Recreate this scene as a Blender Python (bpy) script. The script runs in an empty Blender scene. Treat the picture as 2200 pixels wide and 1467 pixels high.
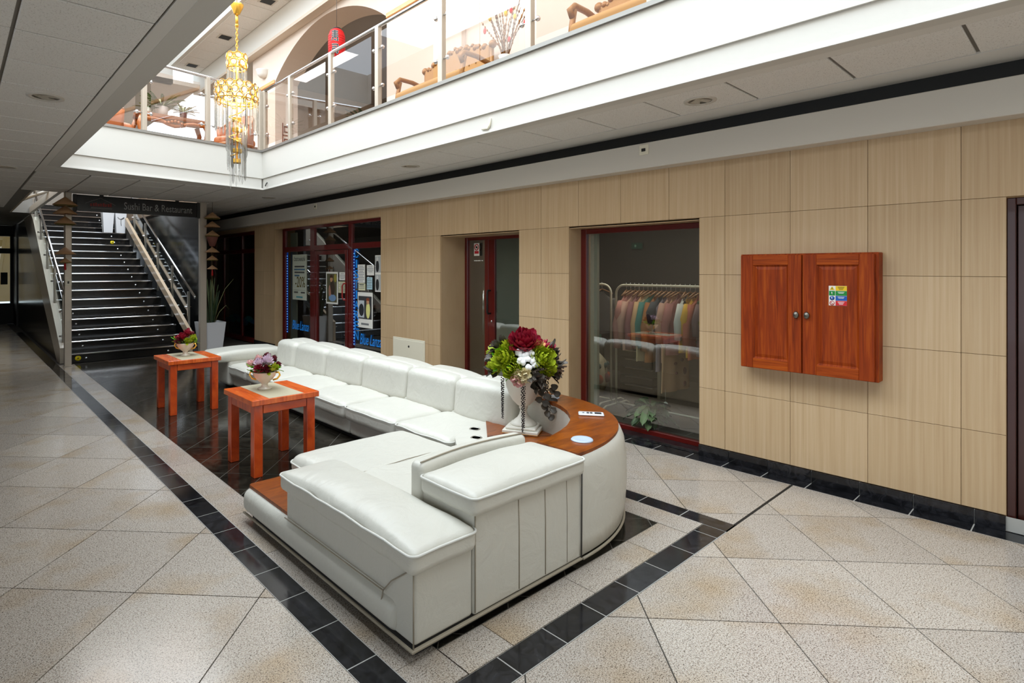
import bpy, bmesh, math, random
from math import sin, cos, pi, radians, sqrt
from mathutils import Vector, Matrix

# ------------------------------------------------------------------ camera, world, light
sc = bpy.context.scene
C = sc.collection
YAW = 41.32
cam_d = bpy.data.cameras.new('camera')
cam_d.sensor_width = 36.0
cam_d.lens = 36.0 * 1222.0 / 2200.0
cam_d.shift_x = -(972.7 - 1100.0) / 2200.0
cam_d.shift_y = -(733.5 - 577.7) / 2200.0
cam_d.clip_start = 0.05
cam = bpy.data.objects.new('camera', cam_d)
cam.location = (0, 0, 1.6)
cam.rotation_euler = (radians(90), 0, radians(-YAW))
C.objects.link(cam)
sc.camera = cam

world = bpy.data.worlds.new('World')
sc.world = world
world.use_nodes = True
bg = world.node_tree.nodes['Background']
bg.inputs['Color'].default_value = (0.80, 0.905, 1.0, 1)
bg.inputs['Strength'].default_value = 2.4

def area(name, loc, size, power, rot=(0, 0, 0), col=(1, 1, 1)):
    d = bpy.data.lights.new(name, 'AREA')
    d.shape = 'RECTANGLE'
    d.size, d.size_y = size
    d.energy = power
    d.color = col
    o = bpy.data.objects.new(name, d)
    o.location = loc
    o.rotation_euler = rot
    C.objects.link(o)
    return o

area('skylight', (0.8, 5.0, 7.75), (6.6, 15.0), 1780, col=(0.84, 0.93, 1.0))
area('stairwell_skylight', (2.5, 15.0, 6.2), (1.8, 4.5), 150, col=(0.85, 0.93, 1.0))
area('dress_shop_fill', (5.9, 3.4, 2.7), (0.8, 2.0), 46, col=(1.0, 0.92, 0.82))  # fill light added to brighten the garments, not a real shop lamp
area('cleaner_lamps', (6.2, 9.0, 2.7), (1.0, 2.4), 10, col=(1.0, 0.92, 0.82))
area('upper_hall_area_light', (7.0, 8.5, 5.9), (1.5, 4.0), 60)  # area light just below the closed hall ceiling
area('upper_landing_skylight', (2.4, 11.6, 6.15), (3.0, 2.4), 130)

vs = sc.view_settings
vs.view_transform = 'Standard'
vs.look = 'None'
vs.exposure = -0.38
vs.gamma = 1.0
vs.use_curve_mapping = False
cy = sc.cycles
cy.use_denoising = True
cy.max_bounces = 9
cy.diffuse_bounces = 5
cy.glossy_bounces = 4
cy.transmission_bounces = 4
cy.transparent_max_bounces = 14
cy.caustics_reflective = False
cy.caustics_refractive = False
cy.sample_clamp_indirect = 6.0

R = random.Random(7)

# ------------------------------------------------------------------ materials
def lin(c):
    out = []
    for v in c:
        v = v / 255.0
        out.append(v / 12.92 if v <= 0.04045 else ((v + 0.055) / 1.055) ** 2.4)
    return tuple(out) + (1.0,)

class NT:
    def __init__(self, name):
        self.m = bpy.data.materials.new(name)
        self.m.use_nodes = True
        self.t = self.m.node_tree
        self.b = self.t.nodes['Principled BSDF']
        self.out = self.t.nodes['Material Output']
    def n(self, kind, **kw):
        x = self.t.nodes.new(kind)
        for k, v in kw.items():
            if k in x.inputs.keys():
                x.inputs[k].default_value = v
            else:
                setattr(x, k, v)
        return x
    def l(self, a, b):
        self.t.links.new(a, b)
    def ramp(self, stops):
        r = self.t.nodes.new('ShaderNodeValToRGB')
        e = r.color_ramp.elements
        while len(e) < len(stops):
            e.new(0.5)
        for i, (p, c) in enumerate(stops):
            e[i].position = p
            e[i].color = c
        return r
    def mix(self, fac, a, b, mode='MIX'):
        x = self.t.nodes.new('ShaderNodeMix')
        x.data_type = 'RGBA'
        x.blend_type = mode
        if isinstance(fac, (int, float)):
            x.inputs[0].default_value = fac
        else:
            self.l(fac, x.inputs[0])
        for s, v in ((x.inputs[6], a), (x.inputs[7], b)):
            if isinstance(v, tuple):
                s.default_value = v
            else:
                self.l(v, s)
        return x.outputs[2]

def plain(name, col, rough=0.5, metal=0.0, spec=0.5, bump=0.0, bscale=60, var=0.0, emit=None, estr=0.0, coat=0.0):
    k = NT(name)
    b = k.b
    b.inputs['Base Color'].default_value = lin(col)
    b.inputs['Roughness'].default_value = rough
    b.inputs['Metallic'].default_value = metal
    b.inputs['Specular IOR Level'].default_value = spec
    b.inputs['Coat Weight'].default_value = coat
    if emit:
        b.inputs['Emission Color'].default_value = lin(emit)
        b.inputs['Emission Strength'].default_value = estr
    if bump or var:
        g = k.n('ShaderNodeNewGeometry')
        nz = k.n('ShaderNodeTexNoise', Scale=bscale, Detail=4.0)
        k.l(g.outputs['Position'], nz.inputs['Vector'])
        if bump:
            bp = k.n('ShaderNodeBump', Strength=bump, Distance=0.01)
            k.l(nz.outputs['Fac'], bp.inputs['Height'])
            k.l(bp.outputs['Normal'], b.inputs['Normal'])
        if var:
            c = lin(col)
            d = tuple(x * (1 - var) for x in c[:3]) + (1,)
            k.l(k.mix(nz.outputs['Fac'], c, d), b.inputs['Base Color'])
    return k.m

def granite():
    k = NT('polished_beige_granite')
    g = k.n('ShaderNodeNewGeometry')
    oi = k.n('ShaderNodeObjectInfo')
    n1 = k.n('ShaderNodeTexNoise', Scale=150.0, Detail=3.0, Roughness=0.7)
    n2 = k.n('ShaderNodeTexVoronoi', Scale=95.0)
    n3 = k.n('ShaderNodeTexNoise', Scale=2.2, Detail=3.0)
    off = k.n('ShaderNodeVectorMath', operation='ADD')
    mul = k.n('ShaderNodeVectorMath', operation='SCALE')
    cmb = k.n('ShaderNodeCombineXYZ')
    k.l(oi.outputs['Random'], cmb.inputs['X']); k.l(oi.outputs['Random'], cmb.inputs['Y'])
    k.l(cmb.outputs[0], mul.inputs[0]); mul.inputs['Scale'].default_value = 37.0
    k.l(g.outputs['Position'], off.inputs[0]); k.l(mul.outputs[0], off.inputs[1])
    for n in (n1, n2):
        k.l(g.outputs['Position'], n.inputs['Vector'])
    k.l(off.outputs[0], n3.inputs['Vector'])
    r1 = k.ramp([(0.30, lin((120, 106, 94))), (0.42, lin((172, 160, 148))), (0.60, lin((200, 193, 184)))])
    k.l(n1.outputs['Fac'], r1.inputs['Fac'])
    r3 = k.ramp([(0.50, (1, 1, 1, 1)), (0.72, lin((242, 228, 206)))])
    k.l(n3.outputs['Fac'], r3.inputs['Fac'])
    c = k.mix(1.0, r1.outputs['Color'], r3.outputs['Color'], 'MULTIPLY')
    r2 = k.ramp([(0.17, (0.12, 0.10, 0.085, 1)), (0.25, (1, 1, 1, 1))])
    k.l(n2.outputs['Distance'], r2.inputs['Fac'])
    c = k.mix(0.85, c, r2.outputs['Color'], 'MULTIPLY')
    n4 = k.n('ShaderNodeTexNoise', Scale=210.0, Detail=1.0)
    k.l(g.outputs['Position'], n4.inputs['Vector'])
    r4 = k.ramp([(0.60, (1, 1, 1, 1)), (0.66, lin((104, 92, 82)))])
    k.l(n4.outputs['Fac'], r4.inputs['Fac'])
    c = k.mix(0.9, c, r4.outputs['Color'], 'MULTIPLY')
    rt = k.ramp([(0.0, (0.84, 0.83, 0.82, 1)), (1.0, (1.0, 0.99, 0.97, 1))])
    k.l(oi.outputs['Random'], rt.inputs['Fac'])
    c = k.mix(1.0, c, rt.outputs['Color'], 'MULTIPLY')
    k.l(c, k.b.inputs['Base Color'])
    k.b.inputs['Roughness'].default_value = 0.16
    k.b.inputs['Specular IOR Level'].default_value = 0.55
    return k.m

def black_granite(name, c0, c1, rough):
    k = NT(name)
    g = k.n('ShaderNodeNewGeometry')
    oi = k.n('ShaderNodeObjectInfo')
    n1 = k.n('ShaderNodeTexNoise', Scale=14.0, Detail=6.0, Roughness=0.7, Distortion=1.2)
    k.l(g.outputs['Position'], n1.inputs['Vector'])
    r = k.ramp([(0.38, lin(c0)), (0.72, lin(c1))])
    k.l(n1.outputs['Fac'], r.inputs['Fac'])
    rt = k.ramp([(0.0, (0.7, 0.7, 0.7, 1)), (1.0, (1.2, 1.2, 1.2, 1))])
    k.l(oi.outputs['Random'], rt.inputs['Fac'])
    k.l(k.mix(1.0, r.outputs['Color'], rt.outputs['Color'], 'MULTIPLY'), k.b.inputs['Base Color'])
    k.b.inputs['Roughness'].default_value = rough
    return k.m

def wall_stone():
    k = NT('beige_travertine_tile')
    g = k.n('ShaderNodeNewGeometry')
    oi = k.n('ShaderNodeObjectInfo')
    mp = k.n('ShaderNodeMapping')
    mp.inputs['Scale'].default_value = (1.0, 30.0, 0.5)
    k.l(g.outputs['Position'], mp.inputs['Vector'])
    n1 = k.n('ShaderNodeTexNoise', Scale=2.0, Detail=5.0, Roughness=0.6)
    k.l(mp.outputs[0], n1.inputs['Vector'])
    r = k.ramp([(0.3, lin((185, 156, 120))), (0.5, lin((194, 166, 130))), (0.7, lin((201, 175, 141)))])
    k.l(n1.outputs['Fac'], r.inputs['Fac'])
    rt = k.ramp([(0.0, (0.93, 0.92, 0.90, 1)), (1.0, (1.03, 1.03, 1.03, 1))])
    k.l(oi.outputs['Random'], rt.inputs['Fac'])
    k.l(k.mix(1.0, r.outputs['Color'], rt.outputs['Color'], 'MULTIPLY'), k.b.inputs['Base Color'])
    k.b.inputs['Roughness'].default_value = 0.34
    k.b.inputs['Specular IOR Level'].default_value = 0.4
    return k.m

def wood(name, c0, c1, c2, scale=(1, 1, 1), rough=0.3, coat=0.3, rot=(0, 0, 0), spec=0.5):
    k = NT(name)
    tc = k.n('ShaderNodeTexCoord')
    mp = k.n('ShaderNodeMapping')
    mp.inputs['Scale'].default_value = scale
    mp.inputs['Rotation'].default_value = rot
    k.l(tc.outputs['Object'], mp.inputs['Vector'])
    n1 = k.n('ShaderNodeTexNoise', Scale=3.0, Detail=6.0, Roughness=0.62, Distortion=0.9)
    k.l(mp.outputs[0], n1.inputs['Vector'])
    r = k.ramp([(0.28, lin(c0)), (0.5, lin(c1)), (0.72, lin(c2))])
    k.l(n1.outputs['Fac'], r.inputs['Fac'])
    k.l(r.outputs['Color'], k.b.inputs['Base Color'])
    k.b.inputs['Roughness'].default_value = rough
    k.b.inputs['Specular IOR Level'].default_value = spec
    k.b.inputs['Coat Weight'].default_value = coat
    k.b.inputs['Coat Roughness'].default_value = 0.12
    return k.m

def leather(name, col):
    k = NT(name)
    tc = k.n('ShaderNodeNewGeometry')
    n1 = k.n('ShaderNodeTexNoise', Scale=220.0, Detail=2.0)
    n2 = k.n('ShaderNodeTexNoise', Scale=5.0, Detail=4.0, Distortion=1.5)
    mp = k.n('ShaderNodeMapping')
    mp.inputs['Scale'].default_value = (1.0, 1.6, 1.0)
    k.l(tc.outputs['Position'], n1.inputs['Vector'])
    k.l(tc.outputs['Position'], mp.inputs['Vector'])
    k.l(mp.outputs[0], n2.inputs['Vector'])
    b1 = k.n('ShaderNodeBump', Strength=0.10, Distance=0.004)
    b2 = k.n('ShaderNodeBump', Strength=0.16, Distance=0.05)
    k.l(n1.outputs['Fac'], b1.inputs['Height'])
    k.l(n2.outputs['Fac'], b2.inputs['Height'])
    k.l(b1.outputs['Normal'], b2.inputs['Normal'])
    k.l(b2.outputs['Normal'], k.b.inputs['Normal'])
    k.b.inputs['Base Color'].default_value = lin(col)
    k.b.inputs['Roughness'].default_value = 0.40
    k.b.inputs['Specular IOR Level'].default_value = 0.45
    return k.m

def glass(name, tint=(1, 1, 1), refl=1.0, rough=0.0):
    k = NT(name)
    k.t.nodes.remove(k.b)
    tr = k.n('ShaderNodeBsdfTransparent')
    tr.inputs['Color'].default_value = tint + (1,)
    gl = k.n('ShaderNodeBsdfGlossy')
    gl.inputs['Roughness'].default_value = rough
    fr = k.n('ShaderNodeFresnel', IOR=1.5)
    gm = k.n('ShaderNodeNewGeometry')
    ior = k.n('ShaderNodeMapRange')
    ior.inputs[3].default_value = 2.4
    ior.inputs[4].default_value = 1 / 1.5
    k.l(gm.outputs['Backfacing'], ior.inputs[0]); k.l(ior.outputs[0], fr.inputs['IOR'])
    mu = k.n('ShaderNodeMath', operation='MULTIPLY')
    mu.inputs[1].default_value = refl
    k.l(fr.outputs[0], mu.inputs[0])
    mx = k.n('ShaderNodeMixShader')
    k.l(mu.outputs[0], mx.inputs[0]); k.l(tr.outputs[0], mx.inputs[1]); k.l(gl.outputs[0], mx.inputs[2])
    k.l(mx.outputs[0], k.out.inputs['Surface'])
    return k.m

def acoustic():
    k = NT('mineral_fibre_ceiling_tile')
    g = k.n('ShaderNodeNewGeometry')
    n1 = k.n('ShaderNodeTexNoise', Scale=130.0, Detail=2.0)
    k.l(g.outputs['Position'], n1.inputs['Vector'])
    r = k.ramp([(0.30, lin((196, 192, 186))), (0.42, lin((232, 230, 226)))])
    k.l(n1.outputs['Fac'], r.inputs['Fac'])
    k.l(r.outputs['Color'], k.b.inputs['Base Color'])
    bp = k.n('ShaderNodeBump', Strength=0.25, Distance=0.01)
    k.l(n1.outputs['Fac'], bp.inputs['Height'])
    k.l(bp.outputs['Normal'], k.b.inputs['Normal'])
    k.b.inputs['Roughness'].default_value = 0.9
    return k.m

MAT = dict(
    granite=granite(),
    black=black_granite('polished_black_granite', (14, 14, 16), (46, 46, 50), 0.10),
    dark=black_granite('dark_brown_granite', (16, 14, 11), (60, 55, 46), 0.12),
    stair=black_granite('black_stair_granite', (9, 9, 10), (36, 35, 34), 0.16),
    grout_dark=plain('dark_grout', (66, 60, 54), 0.9),
    grout_mid=plain('grey_brown_grout', (92, 88, 80), 0.9),
    grout_light=plain('pale_grout', (168, 166, 160), 0.9),
    stone=wall_stone(),
    stone_joint=plain('tile_joint', (140, 112, 78), 0.9),
    white=plain('white_paint', (208, 205, 198), 0.55, bump=0.03),
    beam=plain('warm_white_paint', (206, 200, 190), 0.6, bump=0.03),
    ceil=plain('ceiling_grid_paint', (222, 219, 213), 0.8),
    acoustic=acoustic(),
    ceilgap=plain('ceiling_grid_shadow', (120, 116, 110), 0.8),
    steel=plain('brushed_steel', (190, 186, 178), 0.32, 1.0),
    chrome=plain('chrome', (222, 224, 228), 0.10, 1.0),
    postgrey=plain('satin_metal_post', (188, 178, 164), 0.42, 0.55),
    ledge=plain('grey_metal_ledge', (150, 148, 144), 0.4, 0.6),
    redframe=plain('dark_red_lacquer', (92, 14, 10), 0.28, coat=0.4),
    brown_door=plain('brown_red_door', (60, 22, 14), 0.35, coat=0.3),
    glass=glass('clear_glass', (0.93, 0.96, 0.94), 1.0),
    bronze=glass('bronze_tinted_glass', (0.90, 0.80, 0.74), 1.1),
    shopglass=glass('shop_window_glass', (0.92, 0.95, 0.93), 1.5),
    leather=leather('off_white_leather', (200, 197, 186)),
    piping=plain('leather_piping', (204, 202, 194), 0.5),
    welt=plain('taupe_welt', (150, 140, 122), 0.5),
    table=wood('cherry_wood', (150, 46, 14), (196, 72, 24), (222, 98, 38), (1.0, 9.0, 1.0), 0.28),
    tabletop=wood('cherry_wood_top', (176, 62, 16), (216, 92, 28), (232, 118, 46), (9.0, 1.2, 1.0), 0.26),
    sofawood=wood('honey_brown_wood', (88, 36, 2), (126, 60, 4), (150, 78, 8), (1.5, 7.0, 1.0), 0.3, 0.15, (0, 0, 0.8), spec=0.35),
    cabinet=wood('red_brown_cabinet_wood', (100, 32, 3), (140, 52, 6), (168, 76, 14), (1.0, 15.0, 0.7), 0.5, 0.0, spec=0.22),
    cabrail=wood('red_brown_rail_wood', (110, 40, 4), (152, 62, 8), (180, 86, 16), (1.0, 0.7, 15.0), 0.5, 0.0, spec=0.22),
    woodtrim=wood('orange_wood_trim', (186, 120, 60), (220, 156, 92), (234, 176, 116), (1, 1, 8), 0.4, 0.2),
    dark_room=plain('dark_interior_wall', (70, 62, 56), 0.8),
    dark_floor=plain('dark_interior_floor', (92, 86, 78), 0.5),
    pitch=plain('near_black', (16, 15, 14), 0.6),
    charcoal=plain('charcoal', (40, 38, 36), 0.5),
    cream=plain('cream_enamel', (226, 220, 200), 0.4),
    paper=plain('white_paper', (232, 230, 222), 0.7),
    ceramic=plain('ivory_ceramic', (226, 214, 196), 0.25, coat=0.3),
    urn=plain('white_stone_urn', (222, 218, 206), 0.5, bump=0.05),
    gold=plain('polished_gold', (250, 196, 84), 0.28, 0.85),
    crystal=None,
    linen=plain('sage_linen_inlay', (176, 166, 140), 0.75, bump=0.15, bscale=300),
    pinkwall=plain('pale_pink_wall_paint', (212, 196, 182), 0.7),
    upwhite=plain('upper_white_paint', (218, 215, 208), 0.6),
    archgrey=plain('arch_beige_paint', (214, 200, 184), 0.7),
    red=plain('red_lantern_paper', (205, 10, 6), 0.7),
    bamboo=plain('woven_straw', (176, 136, 98), 0.7, bump=0.4, bscale=90),
    silverpot=plain('white_grey_planter', (212, 212, 214), 0.4),
    yellow=plain('yellow_sticker', (236, 214, 30), 0.5),
    blue=plain('blue_glow_vinyl', (24, 126, 214), 0.5, emit=(24, 126, 214), estr=0.25),  # vinyl letters given a weak glow of their own
)
def crystal():
    k = NT('cut_crystal')
    k.t.nodes.remove(k.b)
    tr0 = k.n('ShaderNodeBsdfTransparent'); tr0.inputs['Color'].default_value = (0.98, 0.98, 0.97, 1)
    df = k.n('ShaderNodeBsdfTranslucent'); df.inputs['Color'].default_value = (0.95, 0.95, 0.93, 1)
    tr = k.n('ShaderNodeMixShader'); tr.inputs[0].default_value = 0.22
    k.l(tr0.outputs[0], tr.inputs[1]); k.l(df.outputs[0], tr.inputs[2])
    gl = k.n('ShaderNodeBsdfGlossy'); gl.inputs['Roughness'].default_value = 0.02
    lw = k.n('ShaderNodeFresnel', IOR=1.3)
    mx = k.n('ShaderNodeMixShader')
    k.l(lw.outputs[0], mx.inputs[0]); k.l(tr.outputs[0], mx.inputs[1]); k.l(gl.outputs[0], mx.inputs[2])
    k.l(mx.outputs[0], k.out.inputs['Surface'])
    return k.m
MAT['crystal'] = crystal()
_cm = {}
def cmat(name, col, rough=0.6, **kw):
    key = (name, col)
    if key not in _cm:
        _cm[key] = plain(name, col, rough, **kw)
    return _cm[key]

# ------------------------------------------------------------------ mesh helpers
def rotz(a):
    return Matrix.Rotation(a, 4, 'Z')

class MB:
    """collects shapes; build() links them as one mesh object"""
    def __init__(self):
        self.v, self.f, self.smooth = [], [], []
    def raw(self, v, f, smooth=False, M=None):
        o = len(self.v)
        self.v += [tuple(M @ Vector(p)) if M else tuple(p) for p in v]
        self.f += [tuple(i + o for i in q) for q in f]
        self.smooth += [smooth] * len(f)
        return self
    def box(self, x0, x1, y0, y1, z0, z1, M=None):
        v = [(x0, y0, z0), (x1, y0, z0), (x1, y1, z0), (x0, y1, z0), (x0, y0, z1), (x1, y0, z1), (x1, y1, z1), (x0, y1, z1)]
        f = [(0, 3, 2, 1), (4, 5, 6, 7), (0, 1, 5, 4), (1, 2, 6, 5), (2, 3, 7, 6), (3, 0, 4, 7)]
        return self.raw(v, f, False, M)
    def bbox(self, x0, x1, y0, y1, z0, z1, b=0.004, M=None):
        """box with chamfered edges"""
        b = min(b, (x1 - x0) / 2.1, (y1 - y0) / 2.1, (z1 - z0) / 2.1)
        xs, ys, zs = (x0, x1), (y0, y1), (z0, z1)
        v, idx = [], {}
        for i in (0, 1):
            for j in (0, 1):
                for k in (0, 1):
                    for a in range(3):
                        p = [xs[i], ys[j], zs[k]]
                        sg = (1 if i == 0 else -1, 1 if j == 0 else -1, 1 if k == 0 else -1)
                        for q in range(3):
                            if q != a:
                                p[q] += sg[q] * b
                        idx[(i, j, k, a)] = len(v)
                        v.append(tuple(p))
        f = []
        def cyc(l, flip):
            f.append(tuple(l[::-1]) if flip else tuple(l))
        o = [(0, 0), (1, 0), (1, 1), (0, 1)]
        for s in (0, 1):
            cyc([idx[(s, a, c, 0)] for a, c in o], s == 0)
            cyc([idx[(a, s, c, 1)] for a, c in o], s == 1)
            cyc([idx[(a, c, s, 2)] for a, c in o], s == 0)
        for a in (0, 1):
            for c in (0, 1):
                fl = (a + c) % 2
                cyc([idx[(a, c, 0, 0)], idx[(a, c, 1, 0)], idx[(a, c, 1, 1)], idx[(a, c, 0, 1)]], fl == 0)
                cyc([idx[(a, 0, c, 0)], idx[(a, 1, c, 0)], idx[(a, 1, c, 2)], idx[(a, 0, c, 2)]], fl == 1)
                cyc([idx[(0, a, c, 1)], idx[(1, a, c, 1)], idx[(1, a, c, 2)], idx[(0, a, c, 2)]], fl == 0)
        for i in (0, 1):
            for j in (0, 1):
                for k in (0, 1):
                    cyc([idx[(i, j, k, 0)], idx[(i, j, k, 1)], idx[(i, j, k, 2)]], (i + j + k) % 2 == 1)
        return self.raw(v, f, False, M)
    def prism(self, poly, z0, z1, M=None, smooth=False):
        n = len(poly)
        v = [(x, y, z0) for x, y in poly] + [(x, y, z1) for x, y in poly]
        f = [tuple(range(n - 1, -1, -1)), tuple(range(n, 2 * n))]
        o = len(self.v)
        self.raw(v, f, False, M)
        self.f += [tuple(o + i for i in (a, (a + 1) % n, n + (a + 1) % n, n + a)) for a in range(n)]
        self.smooth += [smooth] * n
        return self
    def lathe(self, prof, seg=24, M=None, smooth=True, flute=0, fdepth=0.0, cap=True):
        v, f = [], []
        n = len(prof)
        for s in range(seg):
            a = 2 * pi * s / seg
            k = 1.0 - (fdepth * abs(sin(a * flute / 2)) if flute else 0)
            for r, z in prof:
                v.append((r * k * cos(a), r * k * sin(a), z))
        for s in range(seg):
            t = (s + 1) % seg
            for i in range(n - 1):
                f.append((s * n + i, t * n + i, t * n + i + 1, s * n + i + 1))
        if cap and prof[0][0] > 1e-6:
            f.append(tuple(s * n for s in range(seg))[::-1])
        if cap and prof[-1][0] > 1e-6:
            f.append(tuple(s * n + n - 1 for s in range(seg)))
        return self.raw(v, f, smooth, M)
    def tube(self, pts, r, seg=8, closed=False, M=None, taper=None):
        pts = [Vector(p) for p in pts]
        n = len(pts)
        v, f = [], []
        up = None
        for i, p in enumerate(pts):
            if closed:
                t = pts[(i + 1) % n] - pts[i - 1]
            else:
                t = pts[min(i + 1, n - 1)] - pts[max(i - 1, 0)]
            t = t.normalized() if t.length > 1e-9 else Vector((0, 0, 1))
            if up is None:
                up = Vector((0, 0, 1)) if abs(t.z) < 0.9 else Vector((1, 0, 0))
            a = t.cross(up)
            if a.length < 1e-6:
                a = t.cross(Vector((0, 1, 0.3)))
            a.normalize()
            b = a.cross(t).normalized()
            up = b
            rr = r if taper is None else r * taper[i]
            for s in range(seg):
                an = 2 * pi * s / seg
                v.append(tuple(p + a * rr * cos(an) + b * rr * sin(an)))
        m = n if closed else n - 1
        for i in range(m):
            j = (i + 1) % n
            for s in range(seg):
                t = (s + 1) % seg
                f.append((i * seg + s, i * seg + t, j * seg + t, j * seg + s))
        if not closed:
            f.append(tuple(range(seg))[::-1])
            f.append(tuple((n - 1) * seg + s for s in range(seg)))
        return self.raw(v, f, True, M)
    def cushion(self, x0, x1, y0, y1, z0, z1, r=0.05, puff=0.0, n=8, M=None, fn=None, rz=None):
        """rounded box with a puffed top"""
        h = [(x1 - x0) / 2, (y1 - y0) / 2, (z1 - z0) / 2]
        c = [(x0 + x1) / 2, (y0 + y1) / 2, (z0 + z1) / 2]
        r = min([r] + [k * 0.98 for k in h])
        ax = []
        for k in h:
            e = [-k, -k + r * 0.35, -k + r * 0.7]
            inner = [-(k - r) + 2 * (k - r) * i / n for i in range(n + 1)]
            ax.append(e + inner + [-q for q in e[::-1]])
        vid, v, f = {}, [], []
        def vert(i, j, k):
            if (i, j, k) in vid:
                return vid[(i, j, k)]
            p = [ax[0][i], ax[1][j], ax[2][k]]
            q = [max(-(h[t] - r), min(h[t] - r, p[t])) for t in range(3)]
            d = [p[t] - q[t] for t in range(3)]
            L = sqrt(sum(t * t for t in d)) or 1.0
            w = [q[t] + d[t] / L * r for t in range(3)]
            if puff and w[2] > 0:
                ux, uy = w[0] / h[0], w[1] / h[1]
                w[2] += puff * max(0, 1 - abs(ux) ** 3) * max(0, 1 - abs(uy) ** 3) * (w[2] / h[2])
            w = [w[t] + c[t] for t in range(3)]
            if fn:
                w = fn(w)
            vid[(i, j, k)] = len(v)
            v.append(tuple(w))
            return vid[(i, j, k)]
        N = [len(a) - 1 for a in ax]
        for i in range(N[0]):
            for j in range(N[1]):
                f.append((vert(i, j, 0), vert(i, j + 1, 0), vert(i + 1, j + 1, 0), vert(i + 1, j, 0)))
                f.append((vert(i, j, N[2]), vert(i + 1, j, N[2]), vert(i + 1, j + 1, N[2]), vert(i, j + 1, N[2])))
        for i in range(N[0]):
            for k in range(N[2]):
                f.append((vert(i, 0, k), vert(i + 1, 0, k), vert(i + 1, 0, k + 1), vert(i, 0, k + 1)))
                f.append((vert(i, N[1], k), vert(i, N[1], k + 1), vert(i + 1, N[1], k + 1), vert(i + 1, N[1], k)))
        for j in range(N[1]):
            for k in range(N[2]):
                f.append((vert(0, j, k), vert(0, j, k + 1), vert(0, j + 1, k + 1), vert(0, j + 1, k)))
                f.append((vert(N[0], j, k), vert(N[0], j + 1, k), vert(N[0], j + 1, k + 1), vert(N[0], j, k + 1)))
        return self.raw(v, f, True, M)
    def ball(self, c, r, seg=10, rings=6, sq=(1, 1, 1), M=None):
        v, f = [], []
        for i in range(rings + 1):
            t = pi * i / rings
            for s in range(seg):
                a = 2 * pi * s / seg
                v.append((c[0] + r * sq[0] * sin(t) * cos(a), c[1] + r * sq[1] * sin(t) * sin(a), c[2] + r * sq[2] * cos(t)))
        for i in range(rings):
            for s in range(seg):
                t = (s + 1) % seg
                f.append((i * seg + s, (i + 1) * seg + s, (i + 1) * seg + t, i * seg + t))
        return self.raw(v, f, True, M)
    def mesh(self, name):
        m = bpy.data.meshes.new(name)
        m.from_pydata(self.v, [], self.f)
        m.polygons.foreach_set('use_smooth', self.smooth)
        b = bmesh.new()
        b.from_mesh(m)
        bmesh.ops.recalc_face_normals(b, faces=b.faces)
        b.to_mesh(m)
        b.free()
        m.update()
        return m
    def build(self, name, mat, parent=None, loc=None, rz=0.0):
        return link(name, self.mesh(name), mat, parent, loc, rz)

def link(name, mesh, mat, parent=None, loc=None, rz=0.0):
    o = bpy.data.objects.new(name, mesh)
    if mat is not None and len(mesh.materials) == 0:
        mesh.materials.append(MAT[mat] if isinstance(mat, str) else mat)
    C.objects.link(o)
    if parent is not None:
        o.parent = parent
    if loc is not None:
        o.location = loc
    o.rotation_euler = (0, 0, rz)
    return o

def tag(o, label, cat=None, group=None, kind=None):
    o['label'] = label
    if cat:
        o['category'] = cat
    if group:
        o['group'] = group
    if kind:
        o['kind'] = kind
    return o

def thing(name, label, cat, loc=(0, 0, 0), rz=0.0, group=None, kind=None):
    o = bpy.data.objects.new(name, None)
    C.objects.link(o)
    o.location = loc
    o.rotation_euler = (0, 0, rz)
    return tag(o, label, cat, group, kind)

def struct(o, label):
    o['kind'] = 'structure'
    o['label'] = label
    return o

def sroot(name, label):
    o = bpy.data.objects.new(name, None)
    C.objects.link(o)
    return struct(o, label)

def copy_tree(o, parent=None):
    c = o.copy()
    C.objects.link(c)
    c.parent = parent
    for ch in list(o.children):
        copy_tree(ch, c)
    return c

def text(body, size, loc, rot, mat, parent=None, name='lettering', width=None, ext=0.001, height=None, align='CENTER', shear=0.0, space=1.0):
    cu = bpy.data.curves.new(name, 'FONT')
    cu.body = body
    cu.size = size
    cu.extrude = ext
    cu.align_x = align
    cu.align_y = 'CENTER'
    cu.shear = shear
    cu.space_line = space
    cu.resolution_u = 3
    cu.materials.append(MAT[mat] if isinstance(mat, str) else mat)
    o = bpy.data.objects.new(name, cu)
    C.objects.link(o)
    if width or height:
        bpy.context.view_layer.update()
        d = o.dimensions
        sx = width / d.x if width and d.x > 0 else 1.0
        sy = height / d.y if height and d.y > 0 else sx
        o.scale = (sx, sy, 1)
    bpy.context.view_layer.update()
    me = bpy.data.meshes.new_from_object(o)
    sx_, sy_ = o.scale[0], o.scale[1]
    bpy.data.objects.remove(o)
    m2 = me.copy()
    m2.name = name
    o = bpy.data.objects.new(name, m2)
    C.objects.link(o)
    o.scale = (sx_, sy_, 1)
    if parent is not None:
        o.parent = parent
    o.location = loc
    o.rotation_euler = rot
    return o
ON_WALL = (radians(90), 0, radians(-90))      # facing -X
ON_FRONT = (radians(90), 0, 0)                # facing -Y

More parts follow.
